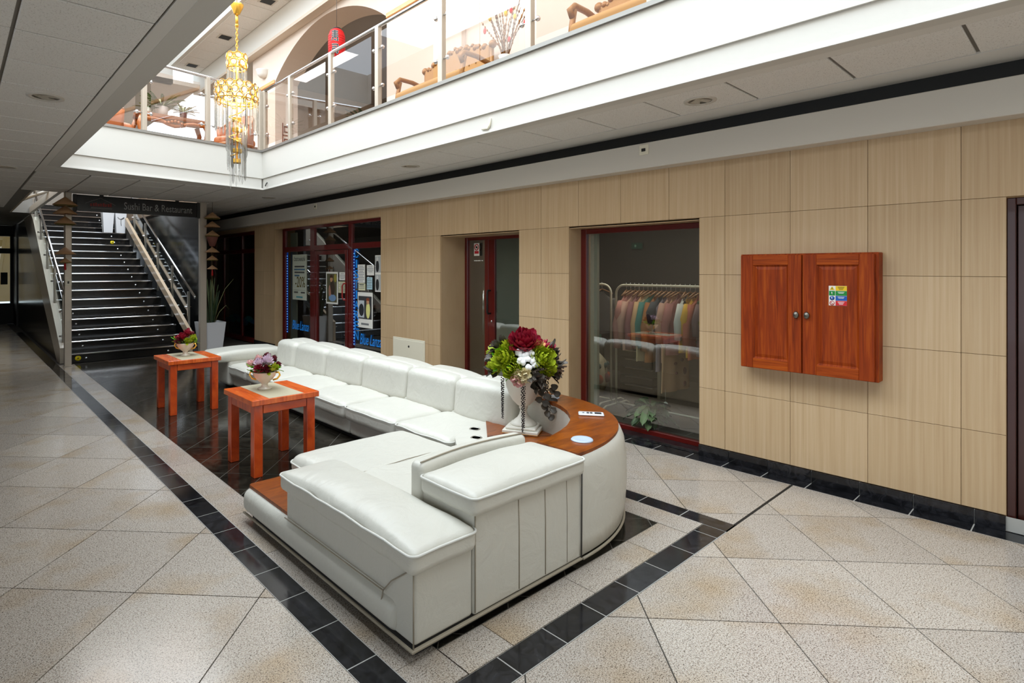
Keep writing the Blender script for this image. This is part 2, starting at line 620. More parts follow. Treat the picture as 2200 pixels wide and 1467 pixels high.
def clip(poly, a, b, c):
    """keep a*x+b*y<=c"""
    out = []
    n = len(poly)
    for i in range(n):
        p, q = poly[i], poly[(i + 1) % n]
        dp, dq = a * p[0] + b * p[1] - c, a * q[0] + b * q[1] - c
        if dp <= 0:
            out.append(p)
        if (dp < 0 < dq) or (dq < 0 < dp):
            t = dp / (dp - dq)
            out.append((p[0] + (q[0] - p[0]) * t, p[1] + (q[1] - p[1]) * t))
    return out
def clip_rect(poly, x0, x1, y0, y1):
    for h in ((1, 0, x1), (-1, 0, -x0), (0, 1, y1), (0, -1, -y0)):
        poly = clip(poly, *h)
        if len(poly) < 3:
            return []
    return poly
def parea(p):
    return abs(sum(p[i][0] * p[(i + 1) % len(p)][1] - p[(i + 1) % len(p)][0] * p[i][1] for i in range(len(p)))) / 2

# ------------------------------------------------------------------ floor
W = 4.83            # face of the right-hand wall
ZC = 2.86           # lower ceiling
floor = struct(MB().box(-8, W + 0.2, -6, 24, -0.2, -0.03).build('floor', 'granite'), 'polished granite floor of the arcade')
MB().box(-1.4, W, -0.9, 24, -0.03, -0.006).build('grout_bed', 'grout_dark', floor)
MB().box(-8, -1.4, -6, 24, -0.03, 0).box(-1.4, W, -6, -0.9, -0.03, 0).build('floor_slab', 'granite', floor)
MB().box(1.18, 1.325, 1.5, 11.4, -0.006, -0.0012).box(1.18, 3.67, 1.5, 1.642, -0.006, -0.0012).box(3.54, 3.67, 1.5, 11.4, -0.006, -0.0012).box(4.67, 4.83, -0.9, 11.8, -0.006, -0.0012).build('pale_grout_bed', 'grout_light', floor)
MB().box(1.53, 3.34, 1.84, 11.4, -0.006, -0.0012).build('dark_grout_bed', 'grout_mid', floor)

def floor_piece(name, poly, mat, parent=floor, z=0.0, t=0.006):
    MB().prism(poly, z - t, z).build(name, mat, parent)

def lattice(name, mat, u0, v0, s, fields, g):
    """45 degree tiles; u=(x+y)/r2, v=(y-x)/r2"""
    q = 1 / sqrt(2)
    full = None
    for i in range(-60, 90):
        for j in range(-60, 90):
            ua, va = u0 + i * s, v0 + j * s
            cx_, cy_ = (ua + s / 2 - va - s / 2) * q, (ua + s / 2 + va + s / 2) * q
            for (x0, x1, y0, y1) in fields:
                if cx_ < x0 - s or cx_ > x1 + s or cy_ < y0 - s or cy_ > y1 + s:
                    continue
                h = g / 2
                pts = [(ua + h, va + h), (ua + s - h, va + h), (ua + s - h, va + s - h), (ua + h, va + s - h)]
                poly = [((u - v) * q, (u + v) * q) for u, v in pts]
                cl = clip_rect(poly, x0, x1, y0, y1)
                if len(cl) < 3 or parea(cl) < 0.0004:
                    continue
                if abs(parea(cl) - parea(poly)) < 1e-6:
                    if full is None:
                        rel = [(a - cx_, b - cy_) for a, b in poly]
                        full = MB().prism(rel, -0.006, 0).mesh(name)
                    link(name, full, mat, floor, (cx_, cy_, 0))
                else:
                    floor_piece(name, cl, mat)
lattice('granite_tile', 'granite', 2.705, 1.12, 0.632, [(-1.35, 1.177, -0.4, 22.0)], 0.006)
lattice('granite_tile', 'granite', 2.66, -0.725, 0.585, [(1.183, 4.667, -0.5, 1.497), (3.673, 4.667, 1.515, 11.2)], 0.006)
lattice('dark_floor_tile', 'dark', 4.334, 2.06, 0.307, [(1.533, 3.337, 1.843, 11.38)], 0.0055)
def strip(name, mat, x0, x1, y0, y1, step, start, along, g=0.004):
    lo, hi = (y0, y1) if along == 'y' else (x0, x1)
    cuts = [lo]
    k = start
    while k > lo + 0.05:
        k -= step
    while k < hi - 0.05:
        if k > lo + 0.05:
            cuts.append(k)
        k += step
    cuts.append(hi)
    for a, b in zip(cuts, cuts[1:]):
        a, b = a + g / 2, b - g / 2
        if along == 'y':
            floor_piece(name, [(x0, a), (x1, a), (x1, b), (x0, b)], mat)
        else:
            floor_piece(name, [(a, y0), (b, y0), (b, y1), (a, y1)], mat)
strip('black_border_tile', 'black', 1.183, 1.319, 1.504, 18.0, 0.31, 1.983, 'y', 0.007)
strip('tan_border_tile', 'granite', 1.324, 1.529, 1.648, 11.38, 0.622, 1.85, 'y')
strip('black_border_tile', 'black', 1.323, 3.538, 1.504, 1.640, 0.288, 1.686, 'x', 0.007)
strip('tan_border_tile', 'granite', 1.533, 3.338, 1.646, 1.838, 0.593, 1.79, 'x')
strip('black_border_tile', 'black', 3.542, 3.668, 1.504, 11.38, 0.30, 2.1, 'y', 0.007)
strip('tan_border_tile', 'granite', 3.342, 3.537, 1.646, 11.38, 0.62, 2.2, 'y')
strip('black_border_tile', 'black', 4.674, 4.826, -0.45, 11.8, 0.301, 0.52, 'y', 0.007)
floor_piece('expansion_joint', [(3.67, 1.499), (4.67, 1.499), (4.67, 1.512), (3.67, 1.512)], 'pitch')

# ------------------------------------------------------------------ right wall with its openings
OPEN = [(-0.62, 0.376, 0, 2.034), (2.279, 3.659, 0, 2.027), (4.355, 5.742, 0, 2.030), (7.133, 10.88, 0, 2.388), (11.887, 14.6, 0, 2.415)]
def rect_minus(rects, hole):
    out = []
    a0, a1, b0, b1 = hole
    for (y0, y1, z0, z1) in rects:
        if a1 <= y0 or a0 >= y1 or b1 <= z0 or b0 >= z1:
            out.append((y0, y1, z0, z1))
            continue
        if y0 < a0: out.append((y0, a0, z0, z1))
        if a1 < y1: out.append((a1, y1, z0, z1))
        m0, m1 = max(y0, a0), min(y1, a1)
        if z0 < b0: out.append((m0, m1, z0, b0))
        if b1 < z1: out.append((m0, m1, b1, z1))
    return out
rects = [(-2.0, 18.0, 0, 2.9)]
for h in OPEN:
    rects = rect_minus(rects, h)
wb = MB()
for (y0, y1, z0, z1) in rects:
    wb.box(W + 0.012, W + 0.435, y0, y1, z0, z1)
wall_right = struct(wb.build('wall_right', 'stone_joint'), 'wall clad in beige stone tiles along the shops')
ys = [0.584 + 0.4925 * k for k in range(-6, 37)]
zs = [0.095, 0.583, 1.066, 1.552, 2.041, 2.53]
tmesh = {}
def wall_tile(y0, y1, z0, z1, g=0.0025):
    key = (round(y1 - y0, 3), round(z1 - z0, 3))
    if key not in tmesh:
        tmesh[key] = MB().bbox(0, 0.013, g / 2, y1 - y0 - g / 2, g / 2, z1 - z0 - g / 2, 0.001).mesh('wall_tile')
    link('wall_tile', tmesh[key], 'stone', wall_right, (W, y0, z0))
for ya, yb in zip(ys, ys[1:]):
    if yb < -0.7 or ya > 15:
        continue
    for za, zb in zip(zs, zs[1:]):
        rr = [(ya, yb, za, zb)]
        for h in OPEN:
            rr = rect_minus(rr, h)
        for q in rr:
            if q[1] - q[0] > 0.02 and q[3] - q[2] > 0.02:
                wall_tile(*q)
# reveals of the openings
rv = MB()
for (y, d, zt) in ((3.659, 0.205, 2.027), (5.742, 0.435, 2.03), (10.88, 0.16, 2.388)):
    rv.box(W + 0.012, W + d, y - 0.004, y + 0.012, 0, zt)
for (ya, yb, d, zt) in ((2.279, 3.659, 0.205, 2.027), (4.355, 5.742, 0.435, 2.03), (7.133, 10.88, 0.05, 2.388)):
    rv.box(W + 0.012, W + d, ya, yb, zt - 0.006, zt + 0.01)
rv.build('reveal', 'stone', wall_right)
base = struct(MB().box(W - 0.006, W, -0.62, 2.2, 0.004, 0.09).build('baseboard_right', 'grout_light'), 'black granite baseboard below the beige wall')
def base_run(y0, y1):
    cuts = [y0] + [0.52 + 0.301 * k for k in range(-3, 45) if y0 + 0.04 < 0.52 + 0.301 * k < y1 - 0.04] + [y1]
    for a, b in zip(cuts, cuts[1:]):
        MB().bbox(W - 0.018, W, a + 0.002, b - 0.002, 0.0, 0.093, 0.002).build('baseboard_tile', 'black', base)
for a, b in ((0.376, 2.279), (3.659, 4.355), (5.742, 7.133), (10.88, 11.887)):
    base_run(a, b)
beam = struct(MB().bbox(4.68, 4.83, -2, 16, 2.507, 2.735, 0.004).build('trim_1', 'beam'), 'long pale boxed beam above the shop wall')
struct(MB().box(4.80, 4.83, -2, 16, 2.735, 2.86).build('trim_2', 'pitch'), 'near-black strip painting the shade between boxed beam and ceiling')  # near-black strip stands in for the shade in the gap above the beam

# ------------------------------------------------------------------ lower ceilings
YF0, YF1 = 8.40, 8.76             # far edge of the void (left end, right end)
def yfar(x):
    return YF0 + (x - 0.99) / (3.685 - 0.99) * (YF1 - YF0)
cb = MB()
cb.box(-8, 0.95, -2.6, 24, ZC + 0.008, 3.3)
cb.box(3.76, W + 0.4, -2.6, 24, ZC + 0.008, 3.3)
cb.prism([(0.95, YF0 + 0.06), (3.76, YF1 + 0.06), (3.76, 11.25), (1.36, 11.25), (1.12, 10.55), (0.95, 10.55)], ZC + 0.008, 3.3)
cb.box(0.95, 1.36, 16.0, 24, ZC + 0.008, 3.3)
ceiling = struct(cb.build('ceiling', 'ceilgap'), 'suspended ceiling under the gallery')
ctile = {}
def ceil_tile(x0, x1, y0, y1):
    g = 0.009
    key = (round(x1 - x0, 3), round(y1 - y0, 3))
    if key not in ctile:
        ctile[key] = MB().bbox(g, x1 - x0 - g, g, y1 - y0 - g, 0, 0.02, 0.004).mesh('ceiling_tile')
    link('ceiling_tile', ctile[key], 'acoustic', ceiling, (x0, y0, ZC - 0.004))
for c in range(3):
    x1 = 0.787 - 0.552 * c
    for r in range(-2, 21):
        ceil_tile(x1 - 0.552, x1, 3.207 + 0.548 * r, 3.207 + 0.548 * (r + 1))
for r in range(-2, 24):
    y0 = 0.466 + 0.602 * r
    ceil_tile(3.90, 4.495, y0, y0 + 0.602)
for i in range(5):
    for j in range(4):
        x0, y0 = 0.80 + 0.6 * i, 9.02 + 0.56 * j
        ceil_tile(x0, x0 + 0.6, y0, y0 + 0.56)
struct(MB().box(0.787, 0.99, -2, 9.02, ZC - 0.006, ZC + 0.02).box(3.70, 3.90, -2, 14, ZC - 0.006, ZC + 0.02).box(4.495, 4.80, -2, 14, ZC - 0.006, ZC + 0.02).prism([(0.99, YF0 + 0.01), (3.70, YF1 + 0.01), (3.70, YF1 + 0.26), (0.99, YF0 + 0.5)], ZC - 0.006, ZC + 0.02).build('trim_3', 'ceil'), 'plain border strips of the suspended ceiling')
dl = MB()
dl.lathe([(0.115, 0.0), (0.115, -0.006), (0.085, -0.008), (0.083, 0.0)], 28, cap=False)
dlm = dl.mesh('bezel')
dlm2 = MB().lathe([(0.0, -0.003), (0.084, -0.003)], 28).mesh('lens')
for (x, y, lb) in ((0.51, 5.08, 'round recessed downlight in the left ceiling, nearest the camera'), (0.49, 8.90, 'round recessed downlight in the left ceiling, farther down the passage'),
                   (4.19, 1.97, 'round recessed downlight in the right ceiling, nearest the camera'), (4.20, 5.56, 'round recessed downlight in the middle of the right ceiling strip'),
                   (4.18, 9.66, 'round recessed downlight in the ceiling by the far gallery corner')):
    t = thing('ceiling_downlight', lb, 'ceiling light', (x, y, ZC - 0.004), 0, 'recessed ceiling downlights')
    link('bezel', dlm, 'beam', t)
    link('lens', dlm2, cmat('frosted_lens', (214, 206, 190), 0.5), t)

# ------------------------------------------------------------------ gallery edge: fascias, slabs
def seg_box(mb, p0, p1, off0, off1, z0, z1):
    """box along p0->p1, spanning off0..off1 to the right-hand side of the direction"""
    d = Vector((p1[0] - p0[0], p1[1] - p0[1])).normalized()
    n = Vector((d.y, -d.x))
    q = [(p0[0] + n.x * off0, p0[1] + n.y * off0), (p1[0] + n.x * off0, p1[1] + n.y * off0), (p1[0] + n.x * off1, p1[1] + n.y * off1), (p0[0] + n.x * off1, p0[1] + n.y * off1)]
    mb.prism(q, z0, z1)
FA, FB = (0.99, YF0), (3.685, YF1)
f1 = MB()
f1.box(3.685, 3.80, -2.6, 8.9, 3.03, 3.44)
f1.box(3.705, 3.80, -2.6, 8.9, ZC - 0.008, 3.03)
struct(f1.build('trim_4', 'white'), 'white gallery fascia on the right side of the void')
f2 = MB()
seg_box(f2, FA, FB, -0.11, 0.0, 3.03, 3.44)
seg_box(f2, FA, FB, -0.11, -0.02, ZC - 0.008, 3.03)
struct(f2.build('trim_5', 'white'), 'white gallery fascia across the far side of the void')
f3 = MB().box(0.86, 0.99, -2.6, 8.42, ZC - 0.008, 3.44)
struct(f3.build('trim_6', 'white'), 'white gallery fascia on the left side of the void')
lg = MB().box(3.66, 3.80, -2.6, 8.86, 3.44, 3.475)
seg_box(lg, FA, FB, -0.12, 0.02, 3.44, 3.475)
struct(lg.build('trim_7', 'ledge'), 'grey metal ledge under the glass railing')
uf = MB().box(3.80, 10, -2.6, 24, 3.30, 3.42)
uf.prism([(0.99, YF0 + 0.1), (3.80, YF1 + 0.1), (3.80, 11.25), (1.36, 11.25), (1.12, 10.55), (0.95, 10.55)], 3.30, 3.42)
uf.box(-8, 0.88, -2.6, 24, 3.30, 3.42).box(0.88, 1.36, 16.0, 24, 3.30, 3.42).box(3.6, 3.8, 11.25, 24, 2.9, 3.42).box(1.36, 3.6, 19.6, 24, 3.3, 3.42)
struct(uf.build('floor_upper', cmat('gallery_floor', (150, 128, 108), 0.4)), 'gallery floor of the upper storey')

# ------------------------------------------------------------------ upper storey shell
XA = 5.0
AY0, AY1, ASP, ACR = 7.22, 11.24, 5.47, 6.14
yc, hw = (AY0 + AY1) / 2, (AY1 - AY0) / 2
Rr = (hw * hw + (ACR - ASP) ** 2) / (2 * (ACR - ASP))
def arch_z(y):
    return ACR - Rr + sqrt(max(0, Rr * Rr - (y - yc) ** 2))
aw = MB()
aw.box(XA, XA + 0.5, -2.6, AY0, 3.42, 6.26).box(XA, XA + 0.5, AY1, 12.4, 3.42, 6.26)
N = 28
for i in range(N):
    ya, yb = AY0 + (AY1 - AY0) * i / N, AY0 + (AY1 - AY0) * (i + 1) / N
    za, zb = arch_z(ya), arch_z(yb)
    v = [(XA, ya, za), (XA, yb, zb), (XA, yb, 6.26), (XA, ya, 6.26), (XA + 0.5, ya, za), (XA + 0.5, yb, zb), (XA + 0.5, yb, 6.26), (XA + 0.5, ya, 6.26)]
    aw.raw(v, [(0, 1, 2, 3), (4, 7, 6, 5), (0, 4, 5, 1)])
struct(aw.build('wall_upper_right', 'pinkwall'), 'pale gallery wall with a wide arch')
wt = MB().bbox(XA - 0.03, XA, -2, AY0 - 0.01, 5.43, 5.51, 0.01).bbox(XA - 0.03, XA, AY1 + 0.01, 12.4, 5.43, 5.51, 0.01)
struct(wt.build('trim_8', 'woodtrim'), 'orange wood picture rail along the gallery wall')
struct(MB().bbox(XA - 0.08, XA, 5.43, 5.68, 3.42, 5.43, 0.006).build('trim_9', 'pinkwall'), 'flat pilaster on the gallery wall')
# roof: tiled strip, beams, skylight kerb
ur = MB().box(4.19, 4.83, -2.6, 15.6, 6.71, 6.9).box(4.83, 10, -2.6, 16, 6.26, 6.9)
ur.box(4.12, 4.19, -2.6, 15.6, 6.71, 7.8).box(-2.6, 4.19, 15.5, 15.7, 6.3, 7.8).box(-2.6, 4.83, 15.5, 24, 6.3, 6.4)
struct(ur.build('ceiling_upper', 'upwhite'), 'white ceiling and skylight kerb of the upper storey')
struct(MB().box(4.83, 4.995, -2.6, 15.6, 6.2, 6.26).build('trim_10', 'archgrey'), 'grey underside of the beam over the gallery wall')
ut = {}
cu = bpy.data.objects['ceiling_upper']
tm = MB().bbox(0.01, 0.63, 0.01, 0.59, 0, 0.015, 0.003).mesh('upper_ceiling_tile')
for k in range(14):
    link('upper_ceiling_tile', tm, 'acoustic', cu, (4.19, 7.2 + 0.6 * k, 6.697))
for k, y in enumerate((15.0, 12.7, 10.45)):
    t = thing('ceiling_vent', ['small black square ceiling vent, farthest of three', 'small black square ceiling vent behind the chandelier cable', 'small black square ceiling vent, nearest of three'][k], 'vent', (4.5, y - 0.0, 6.69), 0, 'black ceiling vents')
    MB().bbox(-0.15, 0.15, -0.15, 0.15, 0, 0.006, 0.002).build('frame', 'beam', t)
    MB().box(-0.11, 0.11, -0.11, 0.11, -0.006, 0.0).build('grille', 'pitch', t)
bk = MB().box(9.0, 9.2, 2, 16, 3.42, 6.3).box(5.5, 9.2, 13.5, 13.7, 3.42, 6.3)
struct(bk.build('wall_upper_hall', 'archgrey'), 'wall of the hall seen through the arch')
hc = MB().box(5.5, 9.0, 6, 13.5, 6.2, 6.26)
struct(hc.build('ceiling_upper_hall', cmat('hall_ceiling', (150, 146, 142), 0.8)), 'grey ceiling of the hall behind the arch')
struct(MB().box(-2.8, -2.6, 5.0, 24, 0, 7.8).box(-2.8, -2.6, -2.6, 5.0, 2.86, 7.8).box(-2.8, 10, -2.8, -2.6, 0, 7.8).build('wall_left', cmat('left_wall', (226, 222, 214), 0.6)), 'walls on the left and behind the camera')
struct(MB().bbox(1.36, 4.9, 11.2, 11.25, 3.42, 4.05, 0.004).build('wall_upper_parapet', cmat('brown_parapet', (116, 96, 82), 0.6)), 'brown parapet behind the gallery furniture')
struct(MB().box(-2.8, 10, 23.8, 24, 3.3, 6.4).build('wall_upper_back', cmat('upper_back', (198, 188, 176), 0.8)), 'far wall of the upper storey')

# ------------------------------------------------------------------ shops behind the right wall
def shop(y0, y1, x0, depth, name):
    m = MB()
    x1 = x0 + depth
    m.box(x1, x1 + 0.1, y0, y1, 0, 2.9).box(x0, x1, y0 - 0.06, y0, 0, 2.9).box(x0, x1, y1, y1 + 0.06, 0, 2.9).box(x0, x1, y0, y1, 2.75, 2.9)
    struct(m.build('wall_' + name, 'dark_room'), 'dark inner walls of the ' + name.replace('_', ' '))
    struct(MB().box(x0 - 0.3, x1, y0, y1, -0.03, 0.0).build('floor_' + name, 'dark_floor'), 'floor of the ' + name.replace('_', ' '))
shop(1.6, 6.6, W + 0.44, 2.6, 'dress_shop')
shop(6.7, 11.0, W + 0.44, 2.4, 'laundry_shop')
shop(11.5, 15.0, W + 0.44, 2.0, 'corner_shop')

# display window (window_1)
X1 = W + 0.205
win = sroot('window_1', 'large display window of the dress shop with dark red frame')
MB().bbox(X1, X1 + 0.06, 3.590, 3.659, 0.0, 2.02, 0.004).build('frame_side', 'redframe', win)
MB().bbox(X1, X1 + 0.06, 2.20, 2.30, 0.0, 2.02, 0.004).build('frame_side', 'redframe', win)
MB().bbox(X1, X1 + 0.06, 2.30, 3.590, 1.968, 2.02, 0.004).build('frame_head', 'redframe', win)
MB().bbox(X1, X1 + 0.06, 2.30, 3.590, 0.0, 0.046, 0.004).build('frame_sill', 'redframe', win)
MB().box(X1 + 0.02, X1 + 0.026, 2.30, 3.590, 0.046, 1.968).build('pane', 'shopglass', win)
MB().box(X1 + 0.07, X1 + 0.11, 3.50, 3.585, 0.0, 2.0).build('inner_jamb', cmat('sage_jamb', (150, 148, 132), 0.6), win)
MB().bbox(W + 0.02, X1, 2.279, 3.655, -0.004, 0.003, 0.001).build('threshold', 'black', win)
# glazed double door (door_1)
X2 = W + 0.435
d1 = sroot('door_1', 'dark red framed glass door of the dress shop in a deep recess')
MB().bbox(X2, X2 + 0.06, 5.69, 5.742, 0.0, 2.03, 0.004).build('jamb', 'redframe', d1)
MB().bbox(X2, X2 + 0.06, 4.30, 4.37, 0.0, 2.03, 0.004).build('jamb', 'redframe', d1)
MB().bbox(X2, X2 + 0.06, 4.37, 5.69, 1.985, 2.03, 0.004).build('head', 'redframe', d1)
MB().bbox(X2 + 0.005, X2 + 0.055, 5.29, 5.36, 0.02, 1.985, 0.004).build('stile', 'redframe', d1)
MB().bbox(X2 + 0.005, X2 + 0.055, 5.175, 5.285, 0.02, 1.985, 0.004).build('stile', 'redframe', d1)
MB().box(X2 + 0.025, X2 + 0.03, 5.36, 5.69, 0.02, 1.985).build('pane', 'shopglass', d1)
MB().box(X2 + 0.025, X2 + 0.03, 4.37, 5.175, 0.02, 1.985).build('pane', 'shopglass', d1)
MB().box(X2 + 0.035, X2 + 0.04, 4.37, 5.17, 0.02, 1.98).build('blind', cmat('grey_green_blind', (104, 108, 96), 0.7), d1)
hd = MB().tube([(X2 - 0.0, 5.245, 1.32), (X2 - 0.05, 5.245, 1.32), (X2 - 0.06, 5.245, 1.30), (X2 - 0.06, 5.245, 1.04), (X2 - 0.05, 5.245, 1.02), (X2, 5.245, 1.02)], 0.012, 8)
hd.build('pull_handle', 'pitch', d1)
MB().tube([(X2 + 0.06, 5.44, 0.72), (X2 + 0.06, 5.44, 1.42)], 0.010, 8).build('inner_pull_bar', 'chrome', d1)
MB().lathe([(0.0, 0), (0.014, 0), (0.014, 0.008), (0, 0.008)], 12, Matrix.Translation((X2 - 0.003, 5.22, 0.92)) @ Matrix.Rotation(-pi / 2, 4, 'Y')).build('lock_cylinder', 'chrome', d1)
s = thing('door_notice', 'small white and red no dogs notice on the narrow door pane', 'notice', (X2 - 0.002, 5.50, 1.86))
MB().bbox(-0.002, 0.0, -0.052, 0.052, -0.085, 0.085, 0.0005).build('sheet', 'paper', s)
MB().tube([(-0.003, 0.038 * cos(a), 0.03 + 0.038 * sin(a)) for a in [2 * pi * k / 20 for k in range(20)]], 0.006, 6, True).build('ring', cmat('sign_red', (190, 24, 40), 0.5), s)
MB().raw([(-0.004, 0.03, 0.055), (-0.004, 0.024, 0.062), (-0.004, -0.03, 0.005), (-0.004, -0.024, -0.002)], [(0, 1, 2, 3)]).build('slash', cmat('sign_red', (190, 24, 40), 0.5), s)
MB().ball((-0.004, 0.0, 0.03), 0.018, 8, 5, (0.1, 1, 0.8)).build('dog_mark', 'pitch', s)
MB().box(-0.004, -0.002, -0.04, 0.04, -0.055, -0.02).build('red_bar', cmat('sign_red', (190, 24, 40), 0.5), s)
s2 = thing('door_lettering', 'thin white line of lettering under the no dogs notice', 'lettering', (X2 - 0.002, 5.47, 1.71))
for k, w in enumerate((0.018, 0.03, 0.022, 0.034, 0.014, 0.026)):
    MB().box(-0.001, 0.0, 0.075 - k * 0.03 - w / 2, 0.075 - k * 0.03 + w / 2 - 0.004, -0.006, 0.006).build('word', 'paper', s2)
# right-hand brown door (door_2)
d2 = sroot('door_2', 'dark brown wooden door at the right edge')
MB().bbox(W + 0.02, W + 0.10, 0.335, 0.376, 0, 2.034, 0.004).build('jamb', 'brown_door', d2)
MB().bbox(W + 0.02, W + 0.10, -0.62, 0.335, 1.99, 2.034, 0.004).build('head', 'brown_door', d2)
MB().bbox(W + 0.05, W + 0.10, -0.62, 0.331, 0.01, 1.988, 0.004).build('leaf', 'brown_door', d2)
MB().tube([(W + 0.05, 0.26, 0.98), (W - 0.0, 0.26, 0.98), (W - 0.0, 0.14, 0.98)], 0.01, 8).build('lever_handle', 'chrome', d2)
MB().bbox(W + 0.04, W + 0.05, 0.24, 0.285, 0.85, 1.03, 0.003).build('handle_plate', 'pitch', d2)

MB().box(W + 0.12, W + 0.42, -0.70, 0.376, -0.02, 2.1).build('door_light_block', 'pitch', d2)  # black box added behind the door to block outside light at its gaps

# laundry shopfront (window_2)
X3 = W + 0.04
sal = sroot('window_2', 'dark red framed glass shopfront of the dry cleaner')
def bar(y0, y1, z0, z1, par=sal, x=X3, nm='frame_bar', d=0.06):
    MB().bbox(x, x + d, y0, y1, z0, z1, 0.003).build(nm, 'redframe', par)
bar(10.50, 10.60, 0, 2.385); bar(7.133, 7.19, 0, 2.385); bar(7.19, 10.50, 2.335, 2.385); bar(7.19, 10.50, 0.0, 0.10)
bar(9.30, 9.46, 0.10, 2.335); bar(8.02, 8.13, 0.10, 2.335)
bar(9.46, 10.50, 1.93, 2.02); bar(8.13, 9.30, 1.93, 2.02); bar(7.19, 8.02, 1.93, 2.02)
for (a, b) in ((9.46, 10.50), (8.13, 9.30), (7.19, 8.02)):
    MB().box(X3 + 0.025, X3 + 0.030, a, b, 2.02, 2.335).build('fanlight', 'shopglass', sal)
for (a, b) in ((9.46, 10.50), (7.19, 8.02)):
    MB().box(X3 + 0.025, X3 + 0.030, a, b, 0.10, 1.93).build('pane', 'shopglass', sal)
lf = bpy.data.objects.new('door_leaf', None); C.objects.link(lf); lf.parent = sal
bar(9.20, 9.28, 0.10, 1.92, lf, X3 - 0.005, 'stile'); bar(8.15, 8.23, 0.10, 1.92, lf, X3 - 0.005, 'stile'); bar(8.23, 9.20, 1.85, 1.92, lf, X3 - 0.005, 'rail'); bar(8.23, 9.20, 0.10, 0.22, lf, X3 - 0.005, 'rail')
MB().box(X3 + 0.02, X3 + 0.025, 8.23, 9.20, 0.22, 1.85).build('door_pane', 'shopglass', lf)
MB().tube([(X3, 8.20, 1.36), (X3 - 0.03, 8.23, 1.36), (X3 - 0.045, 8.25, 1.32), (X3 - 0.045, 8.25, 1.13), (X3 - 0.03, 8.23, 1.09), (X3, 8.20, 1.09)], 0.013, 8).build('bow_handle', cmat('bright_red_handle', (150, 24, 18), 0.3), lf)
MB().box(X3 + 0.10, X3 + 0.12, 10.2, 10.46, 0.1, 2.3).build('inner_jamb', cmat('sage_jamb', (150, 148, 132), 0.6), sal)
# vinyl lettering
v1 = thing('window_lettering', 'blue vertical ČISTIAREŇ lettering beside the cleaner door', 'lettering', (X3 + 0.012, 7.90, 0))
for k, ch in enumerate('ČISTIAREŇ'):
    text(ch, 0.2, (0, 0, 1.84 - k * 0.165), ON_WALL, 'blue', v1, 'letter', width=0.04 if ch == 'I' else 0.12, height=0.185 if ch in 'ČŇ' else 0.135)
for (y, n, lb) in ((8.0, 62, 'blue dotted light strip right of the cleaner door'), (10.46, 62, 'blue dotted light strip at the left edge of the cleaner window')):
    o = MB().box(X3 + 0.03, X3 + 0.045, y - 0.018, y + 0.018, 0.36, 1.92)
    t = thing('light_strip', lb, 'light strip', (0, 0, 0))
    o.build('strip', cmat('blue_strip', (14, 70, 170), 0.5, emit=(14, 80, 200), estr=0.35), t)
    dm = MB().ball((0, 0, 0), 0.008, 6, 4).mesh('led')
    for k in range(0, n, 2):
        link('led', dm, cmat('blue_led', (120, 190, 255), 0.4, emit=(110, 190, 255), estr=2.0), t, (X3 + 0.03 - 0.002, y, 0.38 + 1.52 * k / n))
for (y, z, w, lb) in ((9.88, 0.53, 0.66, 'blue Blue Lanza lettering low on the left cleaner pane'), (7.50, 0.48, 0.60, 'blue Blue Lanza lettering low on the right cleaner pane')):
    t = thing('window_lettering', lb, 'lettering', (X3 + 0.012, y, z))
    text('Blue Lanza', 0.2, (0, 0, 0), ON_WALL, 'blue', t, 'letters', width=w, height=0.17, shear=0.3)
# posters and sheets
def sheet(name, y0, y1, z0, z1, label, cat='poster', mat='paper', group=None, x=X3 + 0.016):
    t = thing(name, label, cat, (x, (y0 + y1) / 2, (z0 + z1) / 2), 0, group)
    hy, hz = (y1 - y0) / 2, (z1 - z0) / 2
    MB().bbox(0, 0.004, -hy, hy, -hz, hz, 0.001).build('paper', mat, t)
    return t, hy, hz
def pbox(t, nm, y0, y1, z0, z1, col, dx=0.002):
    MB().box(-dx, 0.0, y0, y1, z0, z1).build(nm, cmat('print_%d_%d_%d' % col, col, 0.6), t)
t, hy, hz = sheet('sale_poster', 9.63, 10.20, 1.02, 1.87, 'tall pale sale poster reading -20% in the left cleaner window', mat=cmat('pale_green_paper', (196, 202, 186), 0.7))
text('ČISTIAREŇ', 0.1, (-0.003, 0, 0.33), ON_WALL, cmat('print_grey', (92, 96, 92), 0.6), t, 'title', width=0.46, height=0.085)
for k, (z, w) in enumerate(((0.20, 0.40), (0.145, 0.44), (0.09, 0.40), (0.03, 0.2))):
    pbox(t, 'text_line', -w / 2 + (0.1 if k == 3 else 0), w / 2 + (0.1 if k == 3 else 0), z - 0.014, z + 0.014, (70, 110, 140) if k % 2 else (70, 70, 70))
text('-20%', 0.2, (-0.003, -0.03, -0.10), ON_WALL, cmat('print_olive', (96, 82, 20), 0.6), t, 'discount', width=0.40, height=0.2)
pbox(t, 'rule', -0.24, 0.24, -0.245, -0.24, (110, 110, 100))
for yy in (-0.14, 0.14):
    pbox(t, 'small_text', yy - 0.08, yy + 0.08, -0.30, -0.27, (90, 90, 84))
pbox(t, 'web_line', -0.13, 0.13, -0.385, -0.36, (60, 140, 150))
t, hy, hz = sheet('photo_poster', 8.50, 8.90, 1.00, 1.55, 'white bordered photo poster of a seated person on the cleaner door')
pbox(t, 'photo_background', -0.17, 0.17, -0.245, 0.245, (86, 84, 60))
def blob(t, nm, y, z, ry, rz, col):
    MB().ball((-0.003, y, z), 1.0, 14, 8, (0.002, ry, rz)).build(nm, cmat('print_%d_%d_%d' % col, col, 0.6), t)
